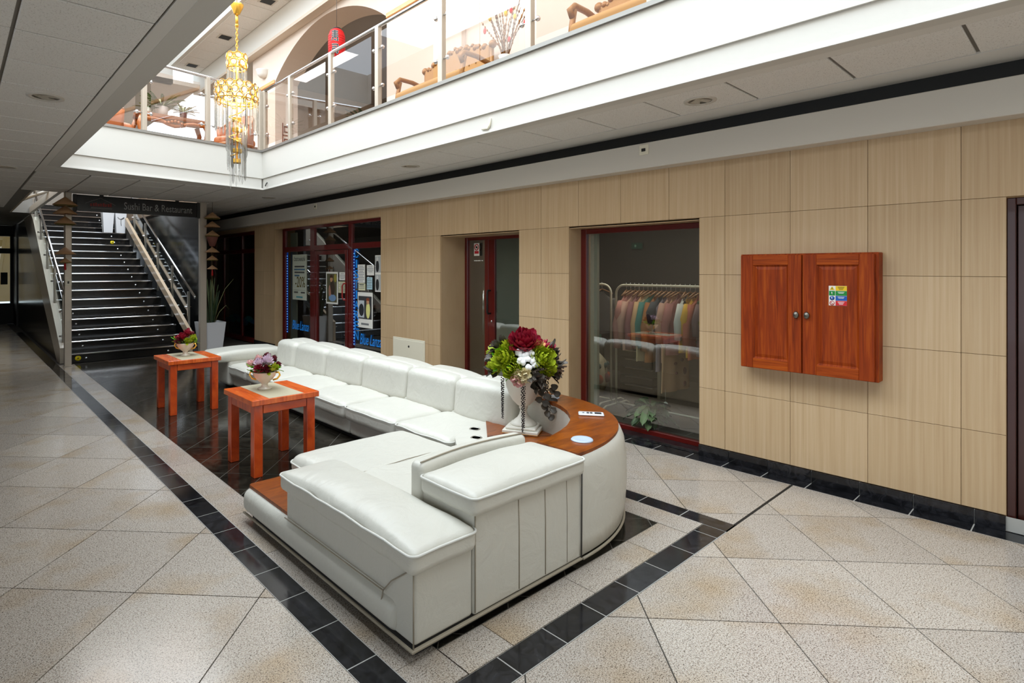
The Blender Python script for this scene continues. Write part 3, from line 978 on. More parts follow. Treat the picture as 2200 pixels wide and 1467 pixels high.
blob(t, 'jacket', -0.02, 0.0, 0.09, 0.13, (60, 46, 36)); blob(t, 'shirt', 0.06, -0.06, 0.05, 0.11, (168, 122, 100)); blob(t, 'jeans', -0.02, -0.17, 0.13, 0.06, (112, 142, 178)); blob(t, 'head', 0.01, 0.15, 0.045, 0.055, (186, 140, 104)); blob(t, 'hair', 0.01, 0.19, 0.055, 0.035, (70, 44, 24)); blob(t, 'foliage', -0.12, 0.17, 0.05, 0.07, (150, 140, 60))
for (y0, y1, z0, z1, lb, mt) in ((8.25, 8.45, 1.41, 1.545, 'small white notice above the cream sheet on the cleaner door', 'paper'), (8.22, 8.48, 1.20, 1.39, 'cream text sheet behind the red bow handle', cmat('cream_sheet', (218, 216, 180), 0.7)),
                                 (7.66, 7.87, 1.38, 1.67, 'tall white price list in the right cleaner pane', 'paper'), (7.40, 7.60, 1.50, 1.66, 'white opening hours sheet right of the price list', 'paper'),
                                 (7.45, 7.60, 1.28, 1.47, 'pale blue and yellow leaflet below the opening hours', cmat('pale_blue_sheet', (170, 204, 214), 0.7)), (7.65, 7.85, 1.26, 1.37, 'small cream sheet under the tall price list', cmat('cream_sheet', (218, 216, 180), 0.7))):
    t, hy, hz = sheet('notice_sheet', y0, y1, z0, z1, lb, 'notice', mt, 'paper notices in the cleaner window')
    n = int((hz * 2 - 0.03) / 0.026)
    for k in range(n):
        w = hy * (0.8 if k % 3 else 0.55)
        pbox(t, 'text_line', -w, w, hz - 0.03 - k * 0.026, hz - 0.022 - k * 0.026, (120, 122, 130))
pbox(t, 'heading', -0.07, 0.07, 0.03, 0.042, (80, 80, 80))
t, hy, hz = sheet('washing_poster', 7.44, 7.87, 0.67, 1.23, 'white bordered poster of a person beside a washing machine')
pbox(t, 'photo_background', -0.19, 0.19, -0.14, 0.22, (58, 58, 60)); pbox(t, 'machine', 0.02, 0.185, -0.12, 0.15, (190, 196, 200), 0.003)
blob(t, 'machine_door', 0.10, 0.0, 0.075, 0.10, (40, 42, 46)); blob(t, 'machine_glass', 0.10, 0.0, 0.05, 0.07, (100, 106, 112)); blob(t, 'dress', -0.09, 0.0, 0.06, 0.13, (226, 222, 140)); blob(t, 'head', -0.085, 0.13, 0.04, 0.05, (196, 146, 110)); blob(t, 'hair', -0.085, 0.165, 0.05, 0.03, (130, 60, 30))
pbox(t, 'caption', -0.11, 0.11, -0.235, -0.205, (120, 122, 124))
t, hy, hz = sheet('black_white_poster', 7.195, 7.37, 1.25, 1.81, 'black and white photo poster at the right edge of the cleaner window')
for (z, yy) in ((0.14, 0.02), (-0.14, 0.02)):
    pbox(t, 'photo_frame', -0.08, 0.08, z - 0.125, z + 0.125, (176, 178, 176))
    blob(t, 'figure', yy, z - 0.03, 0.045, 0.09, (36, 36, 36)); blob(t, 'face', yy, z + 0.08, 0.025, 0.032, (206, 204, 200))

# corner shopfront (window_3)
wl = sroot('window_3', 'dark shopfront with red mullions beyond the beige pier')
X4 = W + 0.05
for (a, b) in ((11.887, 12.04), (12.72, 12.80), (13.85, 13.93), (14.52, 14.60)):
    bar(a, b, 0.05, 2.41, wl, X4, 'mullion')
for (a, b) in ((0.0, 0.10), (1.95, 2.04), (2.34, 2.41)):
    bar(12.0, 14.55, a, b, wl, X4 + 0.002, 'transom')
for (a, b) in ((12.04, 12.72), (12.80, 13.85), (13.93, 14.52)):
    MB().box(X4 + 0.02, X4 + 0.025, a, b, 0.10, 2.34).build('pane', 'shopglass', wl)
t = thing('window_graphic', 'dim blue wave graphic low on the far shopfront glass', 'graphic', (X4 + 0.03, 12.9, 0.45))
for k in range(7):
    MB().ball((0, -0.75 + 0.25 * k, 0.05 * sin(k * 1.9)), 1, 12, 6, (0.003, 0.22, 0.05 + 0.02 * (k % 3))).build('wave', cmat('wave_blue_%d' % (k % 2), (24, 96 + 30 * (k % 2), 140), 0.5), t)
# pier reflection-free end wall and far passage
struct(MB().box(3.75, W, 14.6, 14.8, 0, ZC).build('wall_far_right', 'dark_room'), 'dark wall beside the stairs')

# ------------------------------------------------------------------ sectional sofa
sofa = thing('sectional_sofa', 'long low off-white leather corner sofa with curved wooden corner shelf', 'sofa')
SP = lambda mb, nm, mat='leather', par=sofa: mb.build(nm, mat, par)
def rrect(x0, x1, y0, y1, z, r, n=6):
    pts = []
    for cx_, cy_, a0 in ((x1 - r, y1 - r, 0), (x0 + r, y1 - r, 90), (x0 + r, y0 + r, 180), (x1 - r, y0 + r, 270)):
        for k in range(n + 1):
            a = radians(a0 + 90 * k / n)
            pts.append((cx_ + r * cos(a), cy_ + r * sin(a), z))
    return pts
def pad(nm, x0, x1, y0, y1, z0, z1, r, puff, pz=None, par=sofa, n=8, fn=None, pr=0.006, rc=None):
    o = MB().cushion(x0, x1, y0, y1, z0, z1, r, puff, n, fn=fn).build(nm, 'leather', par)
    if pz is not None:
        e = 0.002
        pts = rrect(x0 - e, x1 + e, y0 - e, y1 + e, pz, rc or r, 6)
        # densify the straight runs
        dense = []
        for i in range(len(pts)):
            a, b = pts[i], pts[(i + 1) % len(pts)]
            k = max(1, int(sqrt((a[0] - b[0]) ** 2 + (a[1] - b[1]) ** 2) / 0.08))
            for t in range(k):
                dense.append(tuple(a[q] + (b[q] - a[q]) * t / k for q in range(3)))
        if fn:
            dense = [tuple(fn(list(p))) for p in dense]
        MB().tube(dense, pr, 6, True).build('piping', 'piping', o)
    return o
def wob(seed, amp=0.006):
    def fn(w):
        x, y, z = w
        w[2] = z + amp * (sin(x * 11 + seed) * sin(y * 13 + seed * 1.7) + 0.6 * sin(x * 23 + y * 19 + seed))
        return w
    return fn

def gather(base, xe):
    def fn(w):
        if w[0] < xe + 0.05 and w[2] < 0.452:
            w[0] += 0.005 * sin(w[1] * 70 + 2 * sin(w[1] * 11)) * (0.5 + 0.5 * sin(w[1] * 3.1))
        return base(w)
    return fn
# near chaise end
YN = 1.83
b = MB().cushion(1.408, 1.735, YN + 0.008, 3.02, 0.06, 0.385, 0.018, 0, 6)
SP(b, 'chaise_base')
def bulge(w):
    if w[0] < 1.45 and w[2] > 0.05:
        w[0] -= 0.012 * sin(pi * min(1, max(0, (w[2] - 0.04) / 0.17)))
    return w
SP(MB().cushion(1.395, 1.70, 1.95, 3.62, 0.05, 0.205, 0.05, 0, 10, fn=bulge), 'front_rail')
MB().tube([(1.392, 2.06, 0.10), (1.392, 2.055, 0.16), (1.393, 2.04, 0.215)], 0.003, 5).build('seam', 'welt', sofa)
MB().tube([(1.393, 2.04, 0.215), (1.394, 1.98, 0.28), (1.397, 1.87, 0.36)], 0.003, 5).build('seam', 'welt', sofa)
MB().tube([(1.393, 2.04, 0.215), (1.390, 3.00, 0.215)], 0.0035, 5).build('seam', 'welt', sofa)
MB().tube([(1.399, 1.832, 0.06), (1.399, 1.832, 0.375)], 0.0035, 5).build('seam', 'welt', sofa)
MB().prism([(1.425, 3.04), (1.70, 3.04), (1.70, 3.60), (1.44, 3.60), (1.425, 3.585)], 0.200, 0.222).build('end_shelf', 'sofawood', sofa)
pad('chaise_cushion', 1.375, 1.738, YN - 0.024, 3.045, 0.360, 0.462, 0.034, 0.048, 0.448, fn=gather(wob(1.0, 0.003), 1.372), n=16, rc=0.036)
# return seat
SP(MB().cushion(1.72, 2.66, 2.25, 3.55, 0.06, 0.25, 0.03, 0, 4), 'return_base')
pad('return_cushion', 1.70, 2.66, 2.20, 3.62, 0.205, 0.352, 0.07, 0.035, 0.305, fn=wob(2.2, 0.002), n=14)
MB().tube([(1.75 + 0.085 * k, 2.92 + 0.01 * sin(k), 0.392 - 0.004 * abs(k - 5)) for k in range(11)], 0.0025, 5).build('seam', 'welt', sofa)
# return back block, backrest panel and top pad
blk = MB().cushion(1.735, 2.515, YN, 2.26, 0.06, 0.56, 0.015, 0, 6)
SP(blk, 'back_block')
for x in (1.74, 2.03, 2.225, 2.40):
    MB().tube([(x, YN - 0.001, 0.075), (x, YN - 0.0015, 0.35), (x - (0.0 if x < 1.8 else 0.006), YN - 0.001, 0.53)], 0.0028 if x < 2.35 else 0.0016, 5).build('seam', 'welt', sofa)
def lean(w):
    w[2] += 0.0
    t = (w[0] - 1.72) / 0.78
    w[1] += 0.05 * sin(pi * min(1, max(0, t))) * (1 if w[2] > 0.4 else 0.6)
    return w
pad('backrest_panel', 1.715, 2.50, 2.185, 2.285, 0.34, 0.645, 0.035, 0.0, fn=lean, n=10)
MB().tube([(1.73 + 0.077 * k, 2.205 + 0.05 * sin(pi * (k + 0.2) / 10.4), 0.647) for k in range(11)], 0.004, 6).build('seam', 'welt', sofa)
pad('top_pad', 1.705, 2.525, YN - 0.032, 2.19, 0.504, 0.604, 0.034, 0.042, 0.590, fn=wob(3.1, 0.002), n=12, rc=0.036)
# plinth
MB().box(1.43, 2.52, 1.86, 3.55, 0.012, 0.062).build('plinth', 'pitch', sofa)
MB().bbox(1.392, 2.53, 1.822, 1.84, 0.046, 0.060, 0.004).build('base_welt', 'welt', sofa)
MB().bbox(1.386, 1.40, 1.822, 3.60, 0.046, 0.060, 0.004).build('base_welt', 'welt', sofa)

# curved corner
CX, CY, RX, RY = 2.53, 2.94, 1.115, 1.105
def sup(a, rx, ry, n=2.25):
    c, s_ = cos(a), sin(a)
    return CX + rx * (abs(c) ** (2 / n)) * (1 if c >= 0 else -1), CY + ry * (abs(s_) ** (2 / n)) * (1 if s_ >= 0 else -1)
NA = 30
angs = [-pi / 2 + (pi / 2) * k / NA for k in range(NA + 1)]
def ring(rx, ry, z, n=2.25):
    return [sup(a, rx, ry, n) + (z,) for a in angs]
def sheetmesh(rows):
    v, f = [], []
    m = len(rows[0])
    for r in rows:
        v += r
    for i in range(len(rows) - 1):
        for j in range(m - 1):
            f.append((i * m + j, i * m + j + 1, (i + 1) * m + j + 1, (i + 1) * m + j))
    return MB().raw(v, f, True)
prof = [(-0.10, 0.02), (-0.03, 0.055), (0.0, 0.065), (0.014, 0.15), (0.022, 0.28), (0.02, 0.42), (0.006, 0.53), (-0.012, 0.575), (-0.03, 0.595), (-0.09, 0.595)]
def shell_ring(d, z):
    out = []
    for a in angs:
        k = min(1.0, (a + pi / 2) / 0.4)
        dd = d * k if d > 0 else d
        out.append(sup(a, RX + dd + 0.01, RY + dd + 0.002 + 0.003 * k) + (z,))
    out.insert(0, (2.50, out[0][1] + 0.001, z))
    return out
sheetmesh([shell_ring(d, z) for d, z in prof]).build('corner_shell', 'leather', sofa)
MB().tube([sup(a, RX + 0.012, RY + 0.012) + (0.053,) for a in angs], 0.008, 6).build('base_welt', 'welt', sofa)
MB().tube([(2.522, YN - 0.003, 0.06), (2.522, YN - 0.006, 0.57)], 0.004, 6).build('corner_seam', 'charcoal', sofa)
inner = [(2.53, 2.14), (2.66, 2.155), (2.80, 2.19), (2.93, 2.235), (3.05, 2.30), (3.15, 2.375), (3.24, 2.47), (3.31, 2.57), (3.36, 2.68), (3.39, 2.80), (3.40, 2.92), (3.40, 3.02)]
outer = [sup(a, RX - 0.02, RY - 0.02) for a in angs] + [(CX + RX - 0.02, 3.02)]
poly = outer + inner[::-1]
def top_plate(poly_o, poly_i, z0, z1, nm):
    n = 40
    def res(pl):
        L = [0]
        for a, b_ in zip(pl, pl[1:]):
            L.append(L[-1] + sqrt((a[0] - b_[0]) ** 2 + (a[1] - b_[1]) ** 2))
        out = []
        for k in range(n + 1):
            t = L[-1] * k / n
            j = max(i for i in range(len(L)) if L[i] <= t + 1e-9)
            j = min(j, len(pl) - 2)
            u = (t - L[j]) / max(1e-9, L[j + 1] - L[j])
            out.append((pl[j][0] + (pl[j + 1][0] - pl[j][0]) * u, pl[j][1] + (pl[j + 1][1] - pl[j][1]) * u))
        return out
    o, i_ = res(poly_o), res(poly_i)
    v = [p + (z1,) for p in o] + [p + (z1,) for p in i_] + [p + (z0,) for p in o] + [p + (z0,) for p in i_]
    m = n + 1
    f = []
    for k in range(n):
        f += [(k, k + 1, m + k + 1, m + k), (2 * m + k, 3 * m + k, 3 * m + k + 1, 2 * m + k + 1), (k, 2 * m + k, 2 * m + k + 1, k + 1), (m + k, m + k + 1, 3 * m + k + 1, 3 * m + k)]
    f += [(0, m, 3 * m, 2 * m), (n, 2 * m + n, 3 * m + n, m + n)]
    return MB().raw(v, f).build(nm, 'sofawood', sofa)
top_plate(outer, inner, 0.578, 0.606, 'curved_shelf')
# inner leather wall
iw = [[p + (z,) for p in inner] for z in (0.33, 0.40, 0.50, 0.58)]
sheetmesh(iw).build('inner_wall', 'leather', sofa)
# corner table and console with cup holders
ct = MB().prism([(2.95, 2.97), (3.27, 3.31), (3.40, 3.31), (3.40, 2.80)] + inner[9:3:-1] + [(2.80, 2.25), (2.66, 2.30), (2.66, 2.66)], 0.335, 0.362)
ct.build('corner_table', 'sofawood', sofa)
MB().tube([(2.97, 2.99, 0.363), (3.36, 2.66, 0.363)], 0.002, 4).build('table_joint', 'charcoal', sofa)
MB().prism([(2.69, 3.02), (2.67, 2.70), (2.95, 2.965), (3.275, 3.315), (3.275, 3.36), (3.02, 3.30), (2.80, 3.16)], 0.16, 0.352).build('console', 'leather', sofa)
for (x, y) in ((2.91, 3.045), (3.06, 3.22)):
    MB().lathe([(0.044, 0.3535), (0.040, 0.3560), (0.034, 0.3550), (0.032, 0.353)], 20, Matrix.Translation((x, y, 0)), cap=False).build('cup_holder', 'steel', sofa)
    MB().lathe([(0.0, 0.3537), (0.036, 0.3537)], 20, Matrix.Translation((x, y, 0))).build('cup_well', cmat('dark_steel', (50, 46, 44), 0.25, metal=0.8), sofa)
# grommets and control panel in the curved shelf
for (x, y) in ((2.745, 1.985), (3.475, 2.80)):
    MB().lathe([(0.0, 0.612), (0.040, 0.612), (0.058, 0.616), (0.064, 0.610), (0.064, 0.606)], 28, Matrix.Translation((x, y, 0))).build('grommet', cmat('blue_grey_plastic', (176, 190, 206), 0.35), sofa)
cp = MB().bbox(-0.085, 0.085, -0.042, 0.042, 0.606, 0.618, 0.006, Matrix.Translation((3.27, 2.29, 0)) @ rotz(radians(-52))).build('control_panel', cmat('silver_plastic', (206, 208, 212), 0.35), sofa)
for (a, b_, w, h_) in ((0.045, 0.0, 0.022, 0.02), (0.0, 0.012, 0.008, 0.006), (0.0, -0.012, 0.008, 0.006), (-0.022, 0.012, 0.008, 0.006), (-0.022, -0.012, 0.008, 0.006), (-0.052, 0.0, 0.006, 0.006)):
    MB().box(a - w, a + w, b_ - h_, b_ + h_, 0.618, 0.620, Matrix.Translation((3.27, 2.29, 0)) @ rotz(radians(-52))).build('button', 'charcoal', cp)
# main run
seats = [3.16, 3.86, 4.66, 5.45, 6.24, 7.03, 7.62]
for k, (a, b_) in enumerate(zip(seats, seats[1:])):
    pad('seat_cushion', 2.735, 3.34, a + 0.004, b_ - 0.004, 0.185, 0.335, 0.055, 0.028, 0.315, fn=wob(k * 1.3, 0.004), n=8, rc=0.05)
    SP(MB().cushion(2.80, 3.30, a + 0.002, b_ - 0.002, 0.045, 0.20, 0.03, 0, 4), 'seat_base')
backs = [3.04, 3.75, 4.45, 5.24, 6.02, 6.82, 7.36]
def slope(w):
    w[0] += (w[2] - 0.35) * 0.10
    t = max(0.0, w[2] - 0.60)
    w[0] += t * 0.25
    return w
for k, (a, b_) in enumerate(zip(backs, backs[1:])):
    def fn(w, a=a, b_=b_, k=k):
        m = (w[1] - a) / (b_ - a)
        bul = 0.022 * (1 - abs(2 * m - 1) ** 2.5)
        if w[0] < 3.33:
            w[0] -= bul
            w[0] += 0.005 * sin(w[1] * 60 + k) * (1 if w[2] < 0.62 else 0.3)
        if w[2] > 0.5:
            w[2] += 0.8 * bul
        return slope(w)
    SP(MB().cushion(3.28, 3.44, a + 0.003, b_ - 0.003, 0.31, 0.640, 0.06, 0, 10, fn=fn), 'back_cushion')
    def fn2(w, a=a, b_=b_):
        m = (w[1] - a) / (b_ - a)
        if w[2] > 0.5:
            w[2] += 0.022 * (1 - abs(2 * m - 1) ** 2.5)
        return w
    SP(MB().cushion(3.40, 3.655, a - 0.10, b_ - 0.106, 0.32, 0.642, 0.06, 0, 8, fn=fn2), 'rear_pad')
SP(MB().cushion(3.30, 3.645, 3.0, 7.62, 0.045, 0.36, 0.03, 0, 6), 'back_frame')
def armfn(w):
    if w[2] > 0.4:
        w[2] += 0.03 * sin(pi * min(1, max(0, (w[0] - 2.5) / 1.1)))
    return w
SP(MB().cushion(2.56, 3.52, 7.60, 8.12, 0.36, 0.49, 0.06, 0.0, 10, fn=armfn), 'arm_pad')
SP(MB().cushion(2.74, 3.60, 7.62, 8.05, 0.045, 0.40, 0.05, 0.0, 6), 'arm_base')
MB().box(2.86, 3.60, 3.2, 7.95, 0.0, 0.05).build('plinth', 'pitch', sofa)
MB().prism([(2.53, 1.95), (2.9, 2.0), (3.3, 2.25), (3.5, 2.6), (3.5, 3.1), (3.0, 3.1), (2.53, 2.4)], 0.0, 0.05).build('plinth', 'pitch', sofa)

# ------------------------------------------------------------------ side tables
def side_table(loc, label):
    t = thing('side_table', label, 'table', loc, 0, 'cherry wood side tables by the sofa')
    w, d, h = 0.56, 0.60, 0.60
    for (x, y) in ((0.025, 0.025), (w - 0.095, 0.025), (0.025, d - 0.095), (w - 0.095, d - 0.095)):
        MB().bbox(x, x + 0.07, y, y + 0.07, 0, h - 0.045, 0.004).build('leg', 'table', t)
    MB().bbox(0.10, w - 0.10, 0.028, 0.05, h - 0.115, h - 0.05, 0.003).build('apron', 'table', t)
    MB().bbox(0.10, w - 0.10, d - 0.05, d - 0.028, h - 0.115, h - 0.05, 0.003).build('apron', 'table', t)
    MB().bbox(0.028, 0.05, 0.10, d - 0.10, h - 0.115, h - 0.05, 0.003).build('apron', 'table', t)
    MB().bbox(w - 0.05, w - 0.028, 0.10, d - 0.10, h - 0.115, h - 0.05, 0.003).build('apron', 'table', t)
    tp = MB().bbox(0, w, 0, d, h - 0.045, h, 0.004).build('table_top', 'tabletop', t)
    MB().box(0.135, w - 0.135, 0.006, d - 0.006, h, h + 0.0015).build('inlay', 'linen', tp)
    return t
TA = side_table((1.70, 4.23, 0), 'cherry wood side table with linen inlay nearest the camera')
TB = side_table((1.75, 6.64, 0), 'cherry wood side table with linen inlay farther off, by the stairs')

# ------------------------------------------------------------------ flowers
def petal(mb, base, d, up, L, w, curl, M=None):
    """small curved petal patch"""
    d = Vector(d).normalized(); up = Vector(up).normalized()
    s = d.cross(up).normalized()
    v, f = [], []
    prof_ = (0.30, 0.72, 0.98, 1.0, 0.74, 0.22)
    for i in range(6):
        t = (0, 0.25, 0.5, 0.74, 0.92, 1.0)[i]
        ww = w * prof_[i]
        for j in (-1, -0.5, 0, 0.5, 1):
            p = Vector(base) + d * L * t + up * (curl * L * t * t) + s * ww * j * 0.5 + up * (0.20 * w * j * j)
            v.append(tuple(p))
    for i in range(5):
        for j in range(4):
            a = i * 5 + j
            f.append((a, a + 1, a + 6, a + 5))
    mb.raw(v, f, True, M)
def bloom(c, n, r, seed, layers=4, per=7):
    """layered rosette facing n"""
    rr = random.Random(seed)
    n = Vector(n).normalized()
    a = n.cross(Vector((0.3, 0.1, 1))).normalized()
    b_ = n.cross(a)
    mb = MB()
    mb.ball(c, r * 0.45, 8, 5)
    for l in range(layers):
        tilt = 0.15 + 0.95 * (1 - l / max(1, layers - 1))
        for k in range(per):
            an = 2 * pi * (k + 0.5 * l) / per + rr.uniform(-0.2, 0.2)
            rad = a * cos(an) + b_ * sin(an)
            d = rad * tilt + n * (1.15 - tilt * 0.75)
            base = Vector(c) + rad * r * 0.12 - n * r * 0.1
            petal(mb, base, d, n - rad * 0.3, r * rr.uniform(0.85, 1.1), r * 0.62, rr.uniform(0.0, 0.35))
    return mb
def leafy(c, n, count, L, w, seed, spread=1.0):
    rr = random.Random(seed)
    mb = MB()
    n = Vector(n).normalized()
    for k in range(count):
        d = n + Vector((rr.uniform(-1, 1), rr.uniform(-1, 1), rr.uniform(-1, 1))) * spread
        u = Vector((rr.uniform(-.4, .4), rr.uniform(-.4, .4), 1))
        petal(mb, Vector(c) + Vector((rr.uniform(-1, 1), rr.uniform(-1, 1), rr.uniform(-1, 1))) * L * 0.35, d, u, L * rr.uniform(0.7, 1.2), w * rr.uniform(0.7, 1.2), rr.uniform(-0.3, 0.3))
    return mb
FM = dict(crimson=cmat('crimson_petal', (150, 14, 44), 0.55), dark=cmat('dark_red_petal', (96, 14, 30), 0.55), green=cmat('lime_green_petal', (158, 172, 28), 0.55), leaf=cmat('bright_leaf', (96, 176, 40), 0.5),
          white=cmat('white_cotton', (240, 240, 240), 0.8), pink=cmat('pale_pink_petal', (226, 176, 172), 0.6), lilac=cmat('lilac_petal', (222, 200, 214), 0.6), brown=cmat('dusky_leaf', (66, 58, 48), 0.5), grey=cmat('grey_brown_leaf', (104, 98, 90), 0.5), peach=cmat('peach_petal', (232, 184, 120), 0.6), bead=cmat('black_bead', (28, 20, 22), 0.4), olive=cmat('olive_leaf', (70, 84, 30), 0.55), cream=cmat('cream_bloom', (228, 216, 176), 0.6))

def flower_bowl(loc, label, sel):
    t = thing('flower_bowl', label, 'flower bowl', loc, 0, 'footed bowls of flowers on the side tables')
    MB().lathe([(0.0, 0), (0.055, 0), (0.058, 0.008), (0.03, 0.02), (0.024, 0.035), (0.03, 0.05), (0.06, 0.075), (0.088, 0.11), (0.098, 0.14), (0.100, 0.146), (0.092, 0.142), (0.07, 0.10), (0.0, 0.09)], 40, None, True, 20, 0.03).build('bowl', 'ceramic', t)
    MB().tube([(0.06 * 1.0, -0.055, 0.135), (0.085, -0.085, 0.14), (0.092, -0.092, 0.115), (0.075, -0.075, 0.085), (0.05, -0.05, 0.075)], 0.008, 8).build('gold_handle', 'gold', t)
    MB().tube([(-0.06 * 1.0, 0.055, 0.135), (-0.085, 0.085, 0.14), (-0.092, 0.092, 0.115), (-0.075, 0.075, 0.085), (-0.05, 0.05, 0.075)], 0.008, 8).build('gold_handle', 'gold', t)
    MB().ball((0, 0, 0.135), 0.08, 12, 6, (1, 1, 0.5)).build('moss', FM['olive'], t)
    for i, (x, y, z, r, m) in enumerate(sel):
        bloom((x, y, z), (x, y, 0.12), r, i + 3).build('bloom', FM[m], t)
    for i in range(7):
        a = i * 0.9 + 0.3
        leafy((0.085 * cos(a), 0.085 * sin(a), 0.165), (cos(a), sin(a), 0.3), 7, 0.055, 0.028, 40 + i, 0.6).build('leaf_cluster', FM['leaf' if i % 3 == 0 else 'olive' if i % 3 == 1 else 'green'], t)
    return t
flower_bowl((1.955, 4.60, 0.6015), 'footed cream bowl of pink and dark red flowers on the near table',
            [(-0.05, -0.02, 0.20, 0.055, 'lilac'), (0.01, -0.03, 0.215, 0.06, 'lilac'), (-0.07, -0.06, 0.17, 0.045, 'crimson'), (0.03, 0.03, 0.25, 0.04, 'dark'), (0.07, 0.0, 0.225, 0.04, 'dark'), (0.09, -0.03, 0.18, 0.04, 'dark'), (-0.09, 0.04, 0.20, 0.045, 'pink'), (-0.02, -0.09, 0.165, 0.045, 'dark'), (0.05, -0.07, 0.17, 0.04, 'green'), (0.0, 0.07, 0.2, 0.05, 'crimson'), (-0.03, 0.04, 0.235, 0.04, 'pink')])
flower_bowl((2.02, 6.98, 0.6015), 'footed cream bowl of crimson roses on the far table',
            [(-0.04, -0.03, 0.20, 0.06, 'crimson'), (0.02, 0.0, 0.235, 0.06, 'crimson'), (-0.07, 0.03, 0.17, 0.05, 'crimson'), (0.07, 0.02, 0.22, 0.045, 'dark'), (0.06, -0.05, 0.185, 0.05, 'green'), (0.0, -0.085, 0.165, 0.045, 'green'), (0.08, -0.02, 0.17, 0.045, 'green'), (-0.08, -0.05, 0.165, 0.045, 'dark'), (0.0, 0.07, 0.2, 0.05, 'crimson')])

# ------------------------------------------------------------------ urn with the large arrangement
UX, UY, UZ = 3.285, 2.915, 0.3635
urn = thing('flower_urn', 'white footed urn with crimson, green and white flowers on the sofa corner', 'flower urn', (UX, UY, UZ), radians(-YAW))
u = MB().bbox(-0.135, 0.135, -0.135, 0.135, 0, 0.030, 0.004).bbox(-0.115, 0.115, -0.115, 0.115, 0.03, 0.05, 0.006)
U = u.build('base', 'urn', urn)
U.rotation_euler = (0, 0, radians(-20))
g_ = MB().box(-0.137, 0.137, -0.137, 0.137, 0.006, 0.010).build('gold_line', 'gold', U)
MB().lathe([(0.10, 0.05), (0.105, 0.058), (0.085, 0.07), (0.07, 0.085), (0.05, 0.10), (0.034, 0.125), (0.027, 0.15), (0.026, 0.165), (0.034, 0.172), (0.034, 0.185), (0.03, 0.19)], 32, None, True, 18, 0.05).build('stem', 'urn', urn)
MB().lathe([(0.03, 0.188), (0.05, 0.20), (0.085, 0.235), (0.115, 0.29), (0.135, 0.35), (0.143, 0.405), (0.152, 0.415), (0.152, 0.425), (0.138, 0.42), (0.12, 0.38), (0.0, 0.36)], 36).build('bowl', 'urn', urn)
MB().ball((0, 0, 0.50), 0.175, 16, 10, (1, 1, 0.85)).build('foliage_core', FM['olive'], urn)
# arrangement in the urn's own frame: x to the viewer's right, -y toward the viewer
def place(az, el, rad=0.20, z=0.50):
    a, e = radians(az), radians(el)
    n = Vector((sin(a) * cos(e), -cos(a) * cos(e), sin(e)))
    return Vector((0, 0, z)) + Vector((n.x * rad, n.y * rad, n.z * rad * 0.85)), n
def add_bloom(nm, az, el, r, m, seed, layers=4, per=8, rad=0.19):
    c, n = place(az, el, rad)
    bloom(c, n, r, seed, layers, per).build(nm, FM[m], urn)
add_bloom('peony', -4, 62, 0.125, 'crimson', 1, 6, 12, 0.205)
add_bloom('peony', 85, 38, 0.085, 'crimson', 2, 5, 10)
add_bloom('hydrangea', 42, 55, 0.075, 'peach', 3, 5, 10)
for i, (az, el, r) in enumerate(((-48, 22, 0.10), (-62, 45, 0.085), (-30, 2, 0.085), (32, 22, 0.105), (48, 2, 0.08), (-75, 5, 0.085), (170, 30, 0.11), (120, 20, 0.1), (-120, 20, 0.1), (55, 28, 0.08))):
    add_bloom('green_bloom', az, el, r, 'green', 10 + i, 5, 11)
for i in range(12):
    c, n = place(-6 + (i % 3 - 1) * 12 + (i // 3) * 3, 40 - (i // 3) * 10 + (i % 2) * 4, 0.235)
    mb = MB()
    for k in range(4):
        mb.ball((c.x + R.uniform(-.014, .014), c.y + R.uniform(-.01, .01), c.z + R.uniform(-.014, .014)), 0.019, 8, 5)
    mb.build('cotton_boll', FM['white'], urn)
for i, (az, el) in enumerate(((-14, -8), (-22, -16), (-8, -18), (-16, -24), (-4, -6))):
    add_bloom('pale_bloom', az, el, 0.05, 'pink' if i % 2 else 'cream', 30 + i, 3, 6, 0.225)
for i, (az, el, m) in enumerate(((-85, 40, 'brown'), (-88, 15, 'brown'), (-84, -8, 'brown'), (72, 15, 'grey'), (80, 0, 'grey'), (78, -15, 'brown'), (18, -12, 'grey'), (26, -22, 'brown'), (62, -2, 'grey'), (70, 30, 'brown'))):
    c, n = place(az, el, 0.21)
    leafy(c, n, 16, 0.085, 0.06, 60 + i, 0.9).build('dusky_leaf_cluster', FM[m], urn)
for i, (az, el) in enumerate(((-58, 30), (-35, -10), (-70, -5))):
    c, n = place(az, el, 0.2)
    leafy(c, n, 5, 0.10, 0.03, 90 + i, 0.7).build('leaf_cluster', FM['leaf'], urn)
# dusky leaf trails
for i, (x, y, z0, n_) in enumerate(((0.10, -0.135, 0.36, 9), (0.20, -0.06, 0.36, 6))):
    mb = MB()
    pts = []
    for k in range(n_):
        z = z0 - 0.026 * k
        p = (x + 0.022 * sin(k * 1.3) + (0.01 * k if i == 0 else 0.004 * k), y, z)
        pts.append(p)
        petal(mb, p, (0.8 * (-1) ** k, -0.6, -0.5), (0, -1, 0.3), 0.055, 0.05, 0.1)
    mb.tube(pts, 0.003, 5)
    mb.build('leaf_trail', FM['brown'], urn)
# bead strands
for i, (x, y, z0, z1) in enumerate(((-0.165, -0.05, 0.42, 0.10), (-0.165, -0.04, 0.40, 0.14), (-0.028, -0.165, 0.41, 0.02), (-0.02, -0.17, 0.40, 0.06), (0.17, -0.06, 0.40, 0.12), (0.165, -0.07, 0.38, 0.16))):
    mb = MB()
    n_ = int((z0 - z1) / 0.006)
    for k in range(n_):
        a = k * 2.4
        s_ = 0.011 * (1 - 0.6 * k / n_)
        mb.ball((x + s_ * cos(a), y + s_ * sin(a), z0 - 0.006 * k), 0.0056, 5, 3)
    o = mb.build('bead_strand', FM['bead'], urn)

